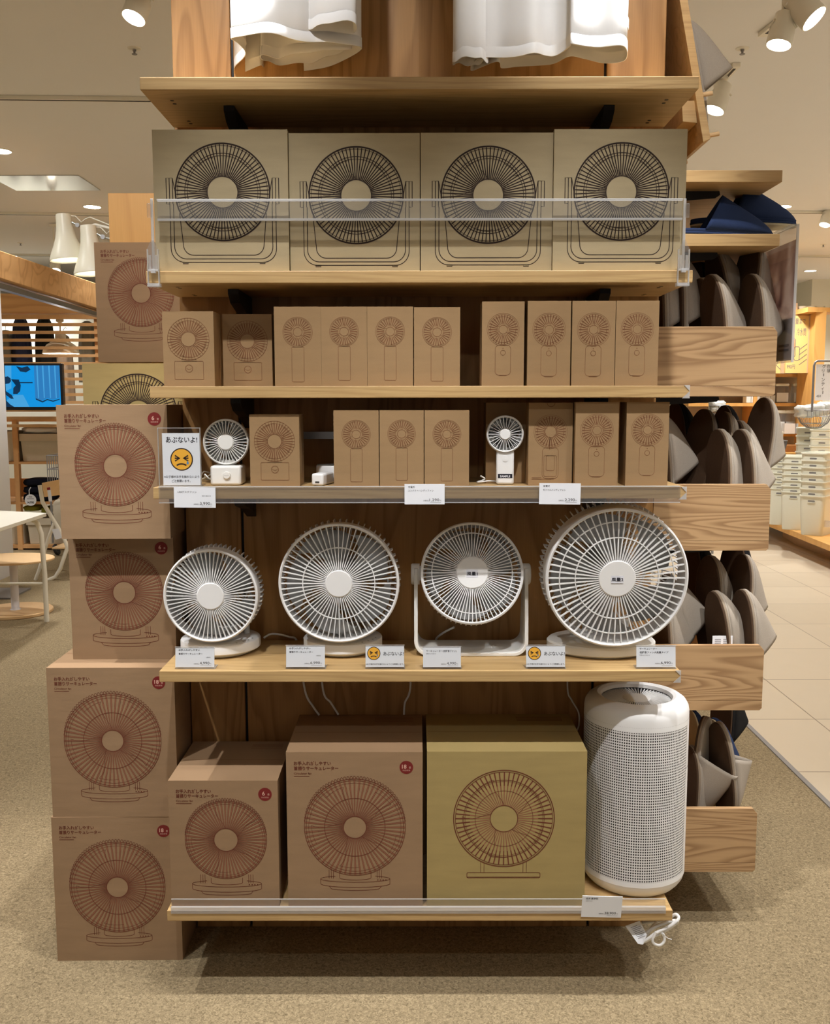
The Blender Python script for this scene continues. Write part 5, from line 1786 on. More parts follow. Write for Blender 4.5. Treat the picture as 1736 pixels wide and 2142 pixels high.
b = MB().mat('acrylic_edge'); b.box(-0.0035, 0.003, 0.323, 0.325, zbot, ztop + 0.035); b.build('sleeve_edge', t)

# leaning display board with pegs, high on the right
t = thing('peg_board', 'slanted oak board with pegs and a grey slipper, high on the right side', 'board', (0, 0, 0))
zb_, zu = 2.047, 2.80
sl = (0.7031 - 0.6364) / (2.0474 - 2.3714)
xb_ = 0.7031; xu = xb_ + sl * (zu - zb_)
b = MB().mat('plank')
prof = [(xb_, zb_), (xb_ + 0.0178, zb_ + 0.008), (xu + 0.0195, zu + 0.004), (xu, zu)]
b.prism(prof, 0.70, Matrix.Translation((0, 0.31, 0))); b.build('board', t, None, 0.001)
xm = xb_ + sl * (2.125 - zb_)
b = MB().mat('plank'); b.prism([(xm - 0.032, 2.100), (xm + 0.004, 2.097), (xm - 0.004, 2.150), (xm - 0.036, 2.150)], 0.64, Matrix.Translation((0, 0.325, 0))); b.build('batten', t, None, 0.001)
b = MB().mat('plank'); b.prism([(0.602, 2.60), (0.602, 2.63), (xb_ + sl * (2.62 - zb_) - 0.001, 2.62), (xb_ + sl * (2.60 - zb_) - 0.001, 2.60)], 0.02, Matrix.Translation((0, 0.33, 0))); b.build('stay', t)
b = MB().mat('plank'); b.prism([(0.602, 2.16), (0.602, 2.19), (xb_ + sl * (2.18 - zb_) - 0.001, 2.18), (xb_ + sl * (2.16 - zb_) - 0.001, 2.16)], 0.02, Matrix.Translation((0, 0.52, 0))); b.build('stay', t)
for zz, yy in ((2.068, 0.335), (2.165, 0.335), (2.40, 0.335), (2.068, 0.62), (2.165, 0.62)):
    xa_ = xb_ + sl * (zz - zb_) + 0.016
    b = MB().mat('beech'); b.tube([(xa_ - 0.01, yy, zz - 0.002), (xa_ + 0.034, yy, zz + 0.006)], [0.0055, 0.0055], 14); b.build('peg', t, 50)
zz = 2.088
put_slipper('g', Matrix.Translation((xb_ + sl * (zz - zb_) + 0.0285, 0.40, zz)) @ Matrix.Rotation(math.atan(sl), 4, 'Y'), 'grey linen slipper hung toe up on the slanted peg board')


# ------------------------------------------------------------------ ceiling fixtures
def can_lamp(label, pxl, pyl, y, d, r=0.042, ln=0.11, group='track spotlights'):
    """Cylindrical spotlight: lens centre on the picture ray at depth y, shining along d."""
    c = P(pxl, pyl, y)
    d = Vector(d).normalized()
    t = thing('ceiling_spotlight', label, 'spotlight', c, 0, group)
    T = d.to_track_quat('Z', 'Y').to_matrix().to_4x4()
    b = MB().mat('lamp_white'); b.lathe([(r * 0.72, -ln), (r * 0.78, -ln * 0.98), (r * 0.80, -ln * 0.62), (r * 0.98, -ln * 0.5), (r, 0.004), (r * 0.93, 0.004), (r * 0.90, -0.012), (0, -0.012)], 36, T); b.build('can', t, 35)
    b = MB().mat('lamp_glow'); b.lathe([(r * 0.88, -0.010), (0, -0.010)], 36, T); b.build('lens', t)
    m = d * (-ln * 0.55)
    top = Vector((m.x, m.y, CEIL - 0.03 - c.z))
    sx = Vector((1, 0, 0)) * (r + 0.005)
    b = MB().mat('lamp_white')
    for s in (-1, 1):
        b.bar(m + sx * s, Vector((m.x, m.y, min(top.z, 0.09))) + sx * s * 0.6, 0.004, 0.012, (0, 1, 0))
    b.bar(Vector((m.x, m.y, min(top.z, 0.09))) - sx * 0.65, Vector((m.x, m.y, min(top.z, 0.09))) + sx * 0.65, 0.012, 0.004)
    b.tube([Vector((m.x, m.y, min(top.z, 0.09))), top], 0.007, 10)
    b.build('yoke', t)
    b = MB().mat('lamp_white'); b.box(top.x - 0.03, top.x + 0.03, top.y - 0.02, top.y + 0.02, top.z - 0.004, top.z + 0.018); b.build('track_adapter', t)
    return t


can_lamp('lit white spotlight at the top left of the picture, above the sprinkler', 280, 36, 1.35, (-0.25, -0.3, -0.9), 0.043, 0.12)
can_lamp('lit white spotlight at top right, lower end of the ceiling track', 1629, 93, 1.60, (-0.22, -0.1, -0.95), 0.047, 0.115)
can_lamp('lit white spotlight at top right, higher on the ceiling track', 1702, 38, 1.55, (0.55, -0.35, -0.75), 0.052, 0.13)
can_lamp('lit white spotlight beside the slanted peg board', 1494, 230, 2.6, (-0.35, -0.1, -0.9), 0.050, 0.13)
can_lamp('small lit spotlight far back at the right edge', 1725, 470, 5.9, (-0.3, -0.2, -0.9), 0.045, 0.12)
can_lamp('small unlit-looking spotlight far back right of the hanging poster', 1659, 553, 8.6, (0.1, 0.6, -0.7), 0.05, 0.14)
can_lamp('small spotlight far back above the pine beam', 116, 567, 6.4, (0.2, -0.5, -0.8), 0.045, 0.12)
can_lamp('dark underside of a ceiling spotlight at the top edge, left of the panel', 327, -12, 1.1, (0.0, 0.5, -0.85), 0.05, 0.10)


def track(label, pa, pb):
    a, c = PZ(pa[0], pa[1], CEIL), PZ(pb[0], pb[1], CEIL)
    t = thing('lighting_track', label, 'lighting track', (0, 0, 0), 0, 'ceiling lighting tracks')
    b = MB().mat('lamp_white'); b.bar(a - Vector((0, 0, 0.010)), c - Vector((0, 0, 0.010)), 0.036, 0.018); b.build('channel', t)
    b = MB().mat('black'); b.bar(a + (c - a) * 0.1 - Vector((0, 0, 0.0195)), c - (c - a) * 0.04 - Vector((0, 0, 0.0195)), 0.012, 0.002); b.build('slot', t)


track('ceiling track running across the left of the picture', (-60, 200), (330, 204))
track('short ceiling track at top right carrying two spotlights', (1594, 68), (1700, -16))
track('ceiling track beside the slanted peg board', (1541, 130), (1500, 175))
track('ceiling track further back at left, behind the white lamps', (-60, 443), (240, 447))
track('ceiling track further back at right', (1600, 440), (1790, 443))
track('farthest ceiling track at left', (-40, 530), (215, 534))
track('farthest ceiling track at right', (1640, 533), (1790, 535))


def downlight(label, px, py, rad=0.075):
    c = PZ(px, py, CEIL)
    t = thing('downlight', label, 'downlight', c, 0, 'recessed downlights')
    b = MB().mat('lamp_white'); b.lathe([(rad * 0.86, -0.002), (rad * 0.88, -0.006), (rad, -0.004), (rad * 1.02, 0)], 40, caps=False); b.build('rim', t)
    b = MB().mat('lamp_glow'); b.lathe([(rad * 0.87, -0.003), (0, -0.003)], 40); b.build('lens', t)


for lb, a, c in (('recessed downlight at the left edge beside the polished ceiling panel', 0, 315), ('recessed downlight above the white clamp lamps', 193, 432), ('recessed downlight just above the pine beam', 22, 535),
                 ('recessed downlight above the navy slippers', 1637, 432), ('recessed downlight far back at right', 1695, 566)):
    downlight(lb, a, c)
for lb, a, c in (('ceiling sprinkler head under the left spotlight', 281, 101), ('ceiling sprinkler head at right, left of the double track', 1553, 101), ('far ceiling sprinkler head at left', 43, 508), ('far ceiling sprinkler head at right', 1722, 511)):
    q = PZ(a, c, CEIL)
    t = thing('sprinkler_head', lb, 'sprinkler', q, 0, 'ceiling sprinklers')
    b = MB().mat('lamp_white'); b.lathe([(0.03, 0), (0.028, -0.003), (0.012, -0.005), (0, -0.005)], 28); b.build('rosette', t, 40)
    b = MB().mat('grey_metal'); b.lathe([(0.008, -0.004), (0.008, -0.012), (0.005, -0.014), (0.005, -0.022), (0.012, -0.024), (0.012, -0.026), (0, -0.026)], 20); b.build('nozzle', t, 40)
q = [PZ(-25, 366, CEIL), PZ(158, 366, CEIL), PZ(203, 398, CEIL), PZ(58, 397, CEIL)]
b = MB().mat('mirror_panel')
b.box(q[0].x, q[1].x + 0.02, q[0].y, q[3].y, CEIL - 0.006, CEIL - 0.0005)
tag(b.build('ceiling_panel'), 'polished metal access panel in the ceiling at left', 'ceiling panel')


# ------------------------------------------------------------------ background, left: display furniture and a slatted screen
def pbox(key, px0, px1, py0, py1, y, depth, root=None, name='body', bevel=0.0):
    """Box whose front face spans the given pixels at depth y."""
    a, c = P(px0, (py0 + py1) / 2, y), P(px1, (py0 + py1) / 2, y)
    t, u = P((px0 + px1) / 2, py0, y), P((px0 + px1) / 2, py1, y)
    b = MB().mat(key); b.box(a.x, c.x, y, y + depth, u.z, t.z)
    return b.build(name, root, None, bevel)


# white partition slab on a grey foot plate
xw = -3.105
t = thing('partition_panel', 'tall white partition panel at the left edge, on a flat grey foot', 'partition', (0, 0, 0))
b = MB().mat('partition'); b.box(xw - 0.045, xw, 4.5, 5.12, 0.09, P(8, 595, 5.12).z); b.build('slab', t, None, 0.004)
b = MB().mat('grey_metal'); b.box(xw - 0.25, xw + 0.18, 4.60, 4.98, 0.0, 0.012); b.build('foot_plate', t)
b = MB().mat('grey_metal'); b.tube([(xw - 0.02, 4.8, 0.01), (xw - 0.02, 4.8, 0.10)], 0.012, 12); b.build('foot_post', t)

# table with a white top and round white legs
zt = 0.705
t = thing('white_table', 'white-topped table with round white tube legs, cut by the left edge', 'table', (0, 0, 0))
q = [PZ(97, 1073, zt), PZ(0, 1068, zt), PZ(-120, 1064, zt), PZ(-150, 1142, zt), PZ(0, 1104, zt)]
b = MB().mat('lamp_white'); b.mesh([(p.x, p.y, zt) for p in q] + [(p.x, p.y, zt - 0.022) for p in q], [(0, 1, 2, 3, 4), (9, 8, 7, 6, 5)] + [(i, i + 5, (i + 1) % 5 + 5, (i + 1) % 5) for i in range(5)]); b.build('table_top', t, None, 0.002)
fx, fy = -2.395, 3.909
b = MB().mat('lamp_white'); b.tube([(fx - 0.16, fy + 0.05, zt - 0.03), (fx - 0.09, fy + 0.02, zt - 0.035), (fx - 0.035, fy + 0.008, zt - 0.065), (fx - 0.01, fy, zt - 0.13), (fx, fy, 0.3), (fx, fy, 0.0)], 0.0155, 16); b.build('leg', t, 50)
b = MB().mat('lamp_white'); b.tube([(fx - 0.9, fy + 0.02, zt - 0.03), (fx - 0.97, fy, zt - 0.12), (fx - 0.98, fy, 0.0)], 0.0155, 16); b.build('leg', t, 50)
zr = P(90, 1221, fy).z
b = MB().mat('lamp_white'); b.tube([(fx, fy, zr), (fx - 0.98, fy, zr)], 0.010, 12); b.build('stretcher', t, 50)

# round-based side table
cs = PZ(45, 1275, 0.02)
zs_ = P(60, 1168, cs.y).z
t = thing('side_table', 'small pale wooden side table on a round base and grey post', 'side table', (cs.x - 0.04, cs.y, 0))
b = MB().mat('beech'); b.lathe([(0.0, 0.0), (0.236, 0.0), (0.24, 0.004), (0.24, 0.018), (0.236, 0.022), (0, 0.022)], 64); b.build('base', t, 40)
b = MB().mat('beech'); b.lathe([(0.0, 0.0), (0.30, 0.0), (0.305, 0.004), (0.305, 0.012), (0.30, 0.016), (0, 0.016)], 64, Matrix.Translation((-0.03, 0.02, zs_ - 0.016)) @ Matrix.Diagonal((0.95, 0.75, 1, 1))); b.build('table_top', t, 40)
b = MB().mat('stick'); b.tube([(0, 0, 0.022), (0, 0, 0.03), (0, 0, zs_ - 0.016)], [0.035, 0.026, 0.026], 24); b.build('post', t, 50)
b = MB().mat('paper'); b.box(-0.33, -0.12, -0.19, -0.06, zs_ + 0.0003, zs_ + 0.0012); b.build('paper_sign', t)

# folding chair
yc = 5.35
t = thing('folding_chair', 'white tube folding chair with a pale wooden back, left of the carton stack', 'chair', (0, 0, 0))
for d in (0.0, 0.42):
    b = MB().mat('lamp_white'); b.tube([P(83, 1015, yc + d), P(89, 1050, yc + d), P(110, 1085, yc + d), P(135, 1128, yc + d), P(141, 1145, yc + d), P(126, 1190, yc + d), P(116, 1207, yc + d), P(100, 1214, yc + d)], 0.016, 12); b.build('frame_tube', t, 50)
    b = MB().mat('lamp_white'); b.tube([P(113, 1095, yc + d), P(100, 1130, yc + d), P(82, 1192, yc + d), P(74, 1213, yc + d)], 0.014, 12); b.build('leg', t, 50)
a, c = P(87, 1010, yc + 0.01), P(92, 1040, yc + 0.01)
b = MB().mat('beech'); b.mesh([a, P(128, 1002, yc + 0.3), P(128, 1035, yc + 0.3), c, a + Vector((0.01, 0.02, 0)), P(128, 1002, yc + 0.3) + Vector((0.01, 0.02, 0)), P(128, 1035, yc + 0.3) + Vector((0.01, 0.02, 0)), c + Vector((0.01, 0.02, 0))],
                              [(0, 1, 2, 3), (7, 6, 5, 4), (0, 4, 5, 1), (1, 5, 6, 2), (2, 6, 7, 3), (3, 7, 4, 0)]); b.build('backrest', t, None, 0.004)
b = MB().mat('beech'); b.box(P(105, 1120, yc).x, P(150, 1120, yc).x + 0.2, yc + 0.02, yc + 0.40, P(120, 1150, yc).z, P(120, 1146, yc).z); b.build('seat', t, None, 0.004)
for (x0, y0, x1, y1, sk) in ((98, 1020, 105, 1049, 4), (108, 1107, 122, 1125, 8)):
    b = MB().mat('paper'); w = [P(x0, y0, yc - 0.02), P(x1, y0 - 1, yc - 0.02), P(x1 + sk, y1, yc - 0.02), P(x0 + sk, y1 + 4 if sk == 8 else y1, yc - 0.02)]
    b.mesh(w + [p + Vector((0, 0.003, 0)) for p in w], [(0, 1, 2, 3), (7, 6, 5, 4), (0, 4, 5, 1), (1, 5, 6, 2), (2, 6, 7, 3), (3, 7, 4, 0)])
    if sk == 4:
        b.mat('tag_red'); b.poly([p + Vector((0, -0.001, 0)) for p in (w[0], w[1], w[1] * 0.82 + w[2] * 0.18, w[0] * 0.82 + w[3] * 0.18)])
    b.build('price_tag', t)

# open shelving with canvas bins
ys = 6.9
t = thing('storage_shelf', 'open pale wooden storage shelf behind the chair, holding canvas bins', 'shelf unit', (0, 0, 0))
for a, c in ((31, 41), (138, 148)):
    o = pbox('slat', a, c, 878, 1150, ys, 0.03, t, 'post')
    o = pbox('slat', a + 3, c + 2, 878, 1140, ys + 0.5, 0.03, t, 'post')
for r0, r1 in ((876, 882), (966, 971), (1050, 1055), (1140, 1147)):
    a, c, u, v = P(-40, 900, ys), P(190, 900, ys), P(60, r0, ys), P(60, r1, ys)
    b = MB().mat('slat'); b.box(a.x, c.x, ys + 0.002, ys + 0.53, v.z, u.z); b.build('board', t)
b = MB().mat('slat'); b.box(P(-40, 900, ys).x, P(190, 900, ys).x, ys + 0.535, ys + 0.55, P(60, 1050, ys).z, P(60, 1010, ys).z); b.build('back_rail', t)
sb = [P(60, r, ys).z for r in (966, 1050, 1140)]


def canvas_bin(label, px0, px1, z0, h, y, flap=True):
    a, c = P(px0, 930, y), P(px1, 930, y)
    t = thing('canvas_bin', label, 'bin', ((a.x + c.x) / 2, y, z0 + 0.0006), 0, 'ecru canvas bins')
    w = (c.x - a.x) / 2
    b = MB().mat('canvas_bin')
    k = 0.92
    pts = [(-w * k, 0.02), (w * k, 0.02), (w * k, 0.36), (-w * k, 0.36)]
    top = [(-w, 0), (w, 0), (w, 0.38), (-w, 0.38)]
    inn = [(-w + 0.01, 0.01), (w - 0.01, 0.01), (w - 0.01, 0.37), (-w + 0.01, 0.37)]
    vs = [(x, yy, 0) for x, yy in pts] + [(x, yy, h) for x, yy in top] + [(x, yy, h) for x, yy in inn] + [(x, yy, h * 0.7) for x, yy in inn]
    fs = [(3, 2, 1, 0)] + [(i, (i + 1) % 4, (i + 1) % 4 + 4, i + 4) for i in range(4)] + [(i + 4, (i + 1) % 4 + 4, (i + 1) % 4 + 8, i + 8) for i in range(4)] + [(i + 8, (i + 1) % 4 + 8, (i + 1) % 4 + 12, i + 12) for i in range(4)] + [(12, 13, 14, 15)]
    b.mesh(vs, fs); b.build('body', t, None, 0.01)
    if flap:
        b = MB().mat('canvas_bin'); b.box(-w - 0.004, w + 0.004, -0.006, 0.0, h * 0.74, h * 1.005); b.build('folded_flap', t, None, 0.002)
    return t


h0 = P(60, 908, ys).z - sb[0]
tb = canvas_bin('ecru canvas bin with a folded rim, on the upper board of the storage shelf', 42, 124, sb[0], h0, ys + 0.03)
canvas_bin('ecru canvas bin left of the shelf post, beside the white partition', -40, 33, sb[0], h0 * 1.1, ys + 0.03, False)
canvas_bin('large ecru canvas bin on the bottom board under the table top', 48, 132, sb[2], P(60, 1085, ys).z - sb[2], ys + 0.03)
canvas_bin('ecru canvas bin low beside the shelf post, behind the table', -30, 40, sb[2], P(60, 1085, ys).z - sb[2], ys + 0.03, False)


def bundle(name, key, label, cat, px0, px1, py0, py1, y, d, group=None, bump=0.02, n=3, seed=1):
    """Soft folded stack or bag: a rounded, slightly lumpy block."""
    a, c = P(px0, (py0 + py1) / 2, y), P(px1, (py0 + py1) / 2, y)
    t0, u = P((px0 + px1) / 2, py0, y), P((px0 + px1) / 2, py1, y)
    rnd = random.Random(seed)
    bm = bmesh.new()
    bmesh.ops.create_cube(bm, size=1.0)
    bmesh.ops.subdivide_edges(bm, edges=bm.edges[:], cuts=5, use_grid_fill=True)
    for v in bm.verts:
        p = v.co * 2
        l = (abs(p.x) ** 5 + abs(p.y) ** 5 + abs(p.z) ** 5) ** 0.2 or 1
        p = p / l
        q = bump * (math.sin(7 * p.x + seed) * math.cos(5 * p.z + 2 * seed) + rnd.uniform(-0.5, 0.5))
        v.co = Vector((p.x * (1 + q), p.y * (1 + q), p.z * (1 + q))) * 0.5
    me = bpy.data.meshes.new(name); bm.to_mesh(me); bm.free()
    me.materials.append(MAT[key])
    me.polygons.foreach_set('use_smooth', [True] * len(me.polygons))
    o = bpy.data.objects.new(name, me); COL.objects.link(o)
    o.scale = (c.x - a.x, d, t0.z - u.z)
    o.location = ((a.x + c.x) / 2, y + d / 2, (t0.z + u.z) / 2)
    return tag(o, label, cat, group)


bundle('wrapped_bedding', 'foil', 'clear-wrapped bedding pack lying on top of the upper canvas bin', 'bedding', 42, 120, 893, 908, ys + 0.05, 0.3, None, 0.06, 3, 2)
bundle('wrapped_bedding', 'canvas_bin', 'pale pillow pack on top of the upper canvas bin', 'bedding', 44, 96, 888, 897, ys + 0.12, 0.25, None, 0.05, 3, 5)
for i, (r0, r1, lb) in enumerate(((1002, 1018, 'top navy folded knit in the storage shelf stack'), (1018, 1033, 'middle navy folded knit in the storage shelf stack'), (1033, 1050, 'bottom navy folded knit in the storage shelf stack'))):
    bundle('folded_knit', 'navy_fold', lb, 'clothing', 44, 104, r0, r1, ys + 0.04, 0.3, 'navy folded knits', 0.03, 3, 11 + i)
bundle('folded_cloth', 'green', 'olive green folded cloth under the navy stack', 'cloth', 46, 78, 1058, 1070, ys + 0.05, 0.25, None, 0.06, 3, 4)
bundle('folded_cloth', 'green', 'olive green cloth corner beside the chair tube', 'cloth', 84, 100, 1062, 1074, ys + 0.05, 0.25, None, 0.06, 3, 9)
t = thing('price_disc', 'round white price disc hanging before the navy knits', 'price tag', P(64, 1046, ys - 0.03))
b = MB().mat('paper'); r = (P(76, 1046, ys).x - P(52, 1046, ys).x) / 2
b.lathe([(0, 0.002), (r, 0.002), (r, 0), (0, 0)], 40, facing()); b.mat('txt_g')
pen = Pen(b, (0, -0.0022, 0)); pen.rect(-r * 0.3, r * 0.3, r * 0.5, r * 0.6); pen.rect(-r * 0.6, r * 0.6, r * 0.18, r * 0.25)
b.mat('txt'); pen.text('14,990', 0, -r * 0.6, r * 0.55, 0.02, 'C', width=r * 1.15); b.build('disc', t)
b = MB().mat('paper'); b.tube([(-0.01, 0.0, r * 0.9), (-0.014, 0.01, r * 1.7), (0.0, 0.02, r * 2.2)], 0.004, 6); b.build('string', t)

# wire trolley
yw = 6.55
t = thing('wire_trolley', 'grey wire trolley with a black caster behind the chair', 'trolley', (0, 0, 0))
b = MB().mat('grey_metal')
xa_, xb2 = P(100, 1000, yw).x, P(150, 1000, yw).x
zt_, zb2 = P(110, 953, yw).z, P(110, 1010, yw).z
for i in range(12):
    x = xa_ + (xb2 - xa_) * i / 11
    b.tube([(x, yw, zt_), (x, yw, zb2)], 0.004, 6)
for zz in (zt_, (zt_ + zb2) / 2, zb2):
    b.tube([(xa_, yw, zz), (xb2, yw, zz)], 0.006, 6); b.tube([(xa_, yw, zz), (xa_, yw + 0.4, zz)], 0.006, 6)
b.build('basket', t)
for x in (P(106, 1050, yw).x, P(140, 1050, yw).x):
    b = MB().mat('grey_metal'); b.tube([(x, yw + 0.01, zb2), (x, yw + 0.01, 0.12)], 0.010, 10); b.build('post', t)
    b = MB().mat('caster'); b.lathe([(0.02, -0.012), (0.05, -0.012), (0.055, 0), (0.05, 0.012), (0.02, 0.012)], 28, Matrix.Translation((x + 0.03, yw + 0.01, 0.056)) @ Matrix.Rotation(R(70), 4, 'Y'), closed=True); b.build('caster', t, 40)
bundle('fabric_bag', 'canvas_bin', 'pale fabric bag hanging in the wire trolley', 'bag', 108, 140, 1045, 1125, yw + 0.06, 0.25, None, 0.04, 3, 8)

# slatted pine screen with its beams
y0 = 6.75
t = thing('slatted_screen', 'pine screen of narrow horizontal slats behind the television', 'screen', (0, 0, 0))
for i in range(15):
    pc_ = 662.5 + 16.3 * i
    o = pbox('slat', -30, 235, pc_ - (4.8 if i == 0 else 3.1), pc_ + (4.8 if i == 0 else 3.1), y0, 0.03, t, 'slat')
for a, c in ((-30, -18), (205, 215)):
    pbox('slat', a, c, 655, 1140, y0 + 0.032, 0.04, t, 'post')
b = pbox('pine', -40, 240, 614, 655, y0 + 0.02, 0.12, None, 'pine_beam')
tag(b, 'level knotty pine beam above the slatted screen', 'beam')
# sloping beam that comes towards the viewer on the left
A0, A1 = P(-130, 492, 3.5), P(-130, 552, 3.5)
B0, B1 = P(232, 611, 6.6), P(232, 661, 6.6)
b = MB().mat('pine')
w = Vector((0.10, 0.10, 0))
b.mesh([A0, B0, B1, A1, A0 + w, B0 + w, B1 + w, A1 + w], [(0, 1, 2, 3), (7, 6, 5, 4), (0, 4, 5, 1), (1, 5, 6, 2), (2, 6, 7, 3), (3, 7, 4, 0)])
tag(b.build('pine_beam', None, None, 0.003), 'knotty pine beam slanting down across the left background', 'beam')
b = MB().mat('grey_metal'); d = Vector((0.03, 0.03, -0.02))
b.bar(A1 + d - Vector((0, 0, 0.015)), B1 + d - Vector((0, 0, 0.015)), 0.05, 0.035)
tag(b.build('metal_rail'), 'grey metal rail under the slanting pine beam', 'rail')

# television
yt = 6.45
t = thing('television', 'flat television showing a blue room with curtains, left of the cartons', 'television', (0, 0, 0))
pbox('tv', 8, 131.5, 760, 858, yt, 0.05, t, 'bezel', 0.004)
a, c = P(12, 808, yt), P(126, 808, yt)
zt_, zb_2 = P(66, 764.5, yt).z, P(66, 851, yt).z
b = MB().mat('scr_blue'); b.box(a.x, c.x, yt - 0.003, yt - 0.0005, zb_2, zt_); b.build('display', t)
pw = (c.x - a.x) / 114.0
pen_mb = MB(); pen = Pen(pen_mb, (a.x, yt - 0.003, zb_2), eps=0.0006)
U = lambda px, py: ((px - 12) * pw, (zt_ - zb_2) * (851 - py) / 86.5)
pen_mb.mat('scr_mid'); pen.fill([U(73, 764.6), U(125.8, 764.6), U(124, 832), U(110, 836), U(98, 833), U(86, 838), U(73, 834)], 1)
pen_mb.mat('scr_lt')
for k in (78, 90, 103, 115):
    pen.fill([U(k, 764.6), U(k + 3, 764.6), U(k + 3, 832), U(k + 1, 833)], 2)
pen.fill([U(12.2, 764.6), U(26, 764.6), U(24, 812), U(12.2, 818)], 1)
pen.fill([U(14, 836), U(30, 826), U(48, 826), U(60, 851), U(14, 851)], 1)
pen_mb.mat('scr_dk')
pen.fill([U(42, 799), U(69, 799), U(69, 801.5), U(42, 801.5)], 2)
pen.fill([U(74, 833), U(88, 839), U(98, 834.5), U(110, 838), U(124, 834), U(124, 836), U(110, 840.5), U(98, 837), U(88, 842), U(74, 836)], 2)
pen.fill([U(12.2, 788), U(18, 787), U(23, 791), U(24, 797), U(20, 802), U(12.2, 803)], 2)
pen.fill([U(24, 793), U(41, 794), U(36, 803), U(28, 812), U(27, 824), U(36, 824), U(42, 818), U(44, 806), U(42, 798)], 2)
pen.fill([U(12.2, 818), U(24, 826), U(28, 834), U(22, 834), U(12.2, 826)], 2)
pen.fill([U(12.2, 838), U(20, 846), U(28, 851), U(12.2, 851)], 2)
pen.fill([U(36, 766), U(48, 769), U(60, 766), U(66, 773), U(56, 779), U(44, 777)], 1)
pen_mb.build('picture', t)
b = MB().mat('tv'); b.box(P(60, 850, yt).x, P(80, 850, yt).x, yt + 0.05, y0 - 0.001, P(60, 830, yt).z, P(60, 800, yt).z); b.build('wall_bracket', t)


# clothes hanging behind the slats
def garment(key, label, px, w, py0, py1, y, seed):
    a = P(px, py0, y); c = P(px, py1, y)
    t = thing('hanging_garment', label, 'clothing', (a.x, y, c.z), 0, 'clothes behind the slatted screen')
    ww = w * (y + 2.14) / 2000 / 2
    H = a.z - c.z
    n = 36
    vs, fs = [], []
    lev = [(0, 1.0), (0.5, 0.96), (0.85, 0.8), (0.97, 0.55), (1.0, 0.25)]
    for k, s in lev:
        for i in range(n):
            an = 2 * PI * i / n
            r = 1 + 0.10 * math.sin(6 * an + seed)
            vs.append((ww * s * math.cos(an) * r, 0.12 * s * math.sin(an) * r, H * k))
    for q in range(len(lev) - 1):
        for i in range(n):
            fs.append((q * n + i, q * n + (i + 1) % n, (q + 1) * n + (i + 1) % n, (q + 1) * n + i))
    b = MB().mat(key); b.mesh(vs, fs); b.build('cloth', t, 70)
    b = MB().mat('metal'); b.tube([(0, 0, H - 0.01), (0, 0, H + 0.05), (0.02, 0, H + 0.075), (0.035, 0, H + 0.06)], 0.003, 6); b.build('hanger_hook', t)
    return t


yg = 7.7
for k, lb, px, w, r0, r1 in (('shirt_dark', 'navy pinstriped garment seen through the slats', 43, 34, 664, 775), ('shirt_blk', 'black pinstriped garment seen through the slats', 92, 36, 664, 770), ('beige', 'taupe garment right of the television, behind the slats', 133, 34, 700, 845),
                              ('slate', 'grey-green garment behind the slats beside the cartons', 182, 36, 672, 800), ('slate', 'dark grey garment at the far left behind the slats', 12, 30, 690, 780)):
    garment(k, lb, px, w, r0, r1, yg, px)
b = MB().mat('metal'); b.tube([(P(-10, 660, yg).x, yg, P(60, 658, yg).z), (P(215, 660, yg).x, yg, P(60, 658, yg).z)], 0.012, 10)
b.tube([(P(-10, 660, yg).x, yg, P(60, 658, yg).z), (P(-10, 660, yg).x, yg, 0)], 0.012, 10); b.tube([(P(215, 660, yg).x, yg, P(60, 658, yg).z), (P(215, 660, yg).x, yg, 0)], 0.012, 10)
tag(b.build('clothes_rail'), 'steel clothes rail behind the slatted screen', 'clothes rail')
b = MB().mat('wall'); b.box(P(-60, 700, 8.6).x, P(330, 700, 8.6).x, 8.6, 8.7, 0, P(100, 640, 8.6).z)
tag(b.build('display_wall'), 'white display wall behind the hanging clothes', 'wall panel')

# white pendant lamp behind the slats
yl = 6.95
t = thing('pendant_lamp', 'white pendant lamp seen through the slats above the television', 'lamp', P(128, 740, yl), 0)
s = (yl + 2.14) / 2000
b = MB().mat('shade_glow'); b.lathe([(0.004, 47 * s), (10 * s, 46 * s), (11 * s, 30 * s), (16 * s, 26 * s), (28 * s, 18 * s), (35 * s, 8 * s), (37 * s, 0), (35.5 * s, 0), (33 * s, 8 * s), (26 * s, 17 * s), (14 * s, 24 * s)], 48, caps=False); b.build('lamp_shade', t, 40)
b = MB().mat('lamp_glow'); b.lathe([(0, 6 * s), (7 * s, 6 * s), (9 * s, 11 * s), (5 * s, 20 * s), (0, 22 * s)], 24); b.build('bulb', t, 60)
b = MB().mat('lamp_white'); b.lathe([(0, 78 * s), (7 * s, 78 * s), (8 * s, 66 * s), (2 * s, 62 * s), (1.2 * s, 46 * s), (0, 46 * s)], 24); b.tube([(0, 0, 78 * s), (0, 0, CEIL - P(128, 740, yl).z)], 0.004, 8); b.build('cord_and_cap', t, 40)
lp = bpy.data.lights.new('pendant_bulb_light', 'POINT'); lp.energy = 10; lp.shadow_soft_size = 0.04; lp.color = WARM
lo = bpy.data.objects.new('pendant_bulb_light', lp); lo.location = P(128, 739, yl) - Vector((0, 0, 0.02)); COL.objects.link(lo)


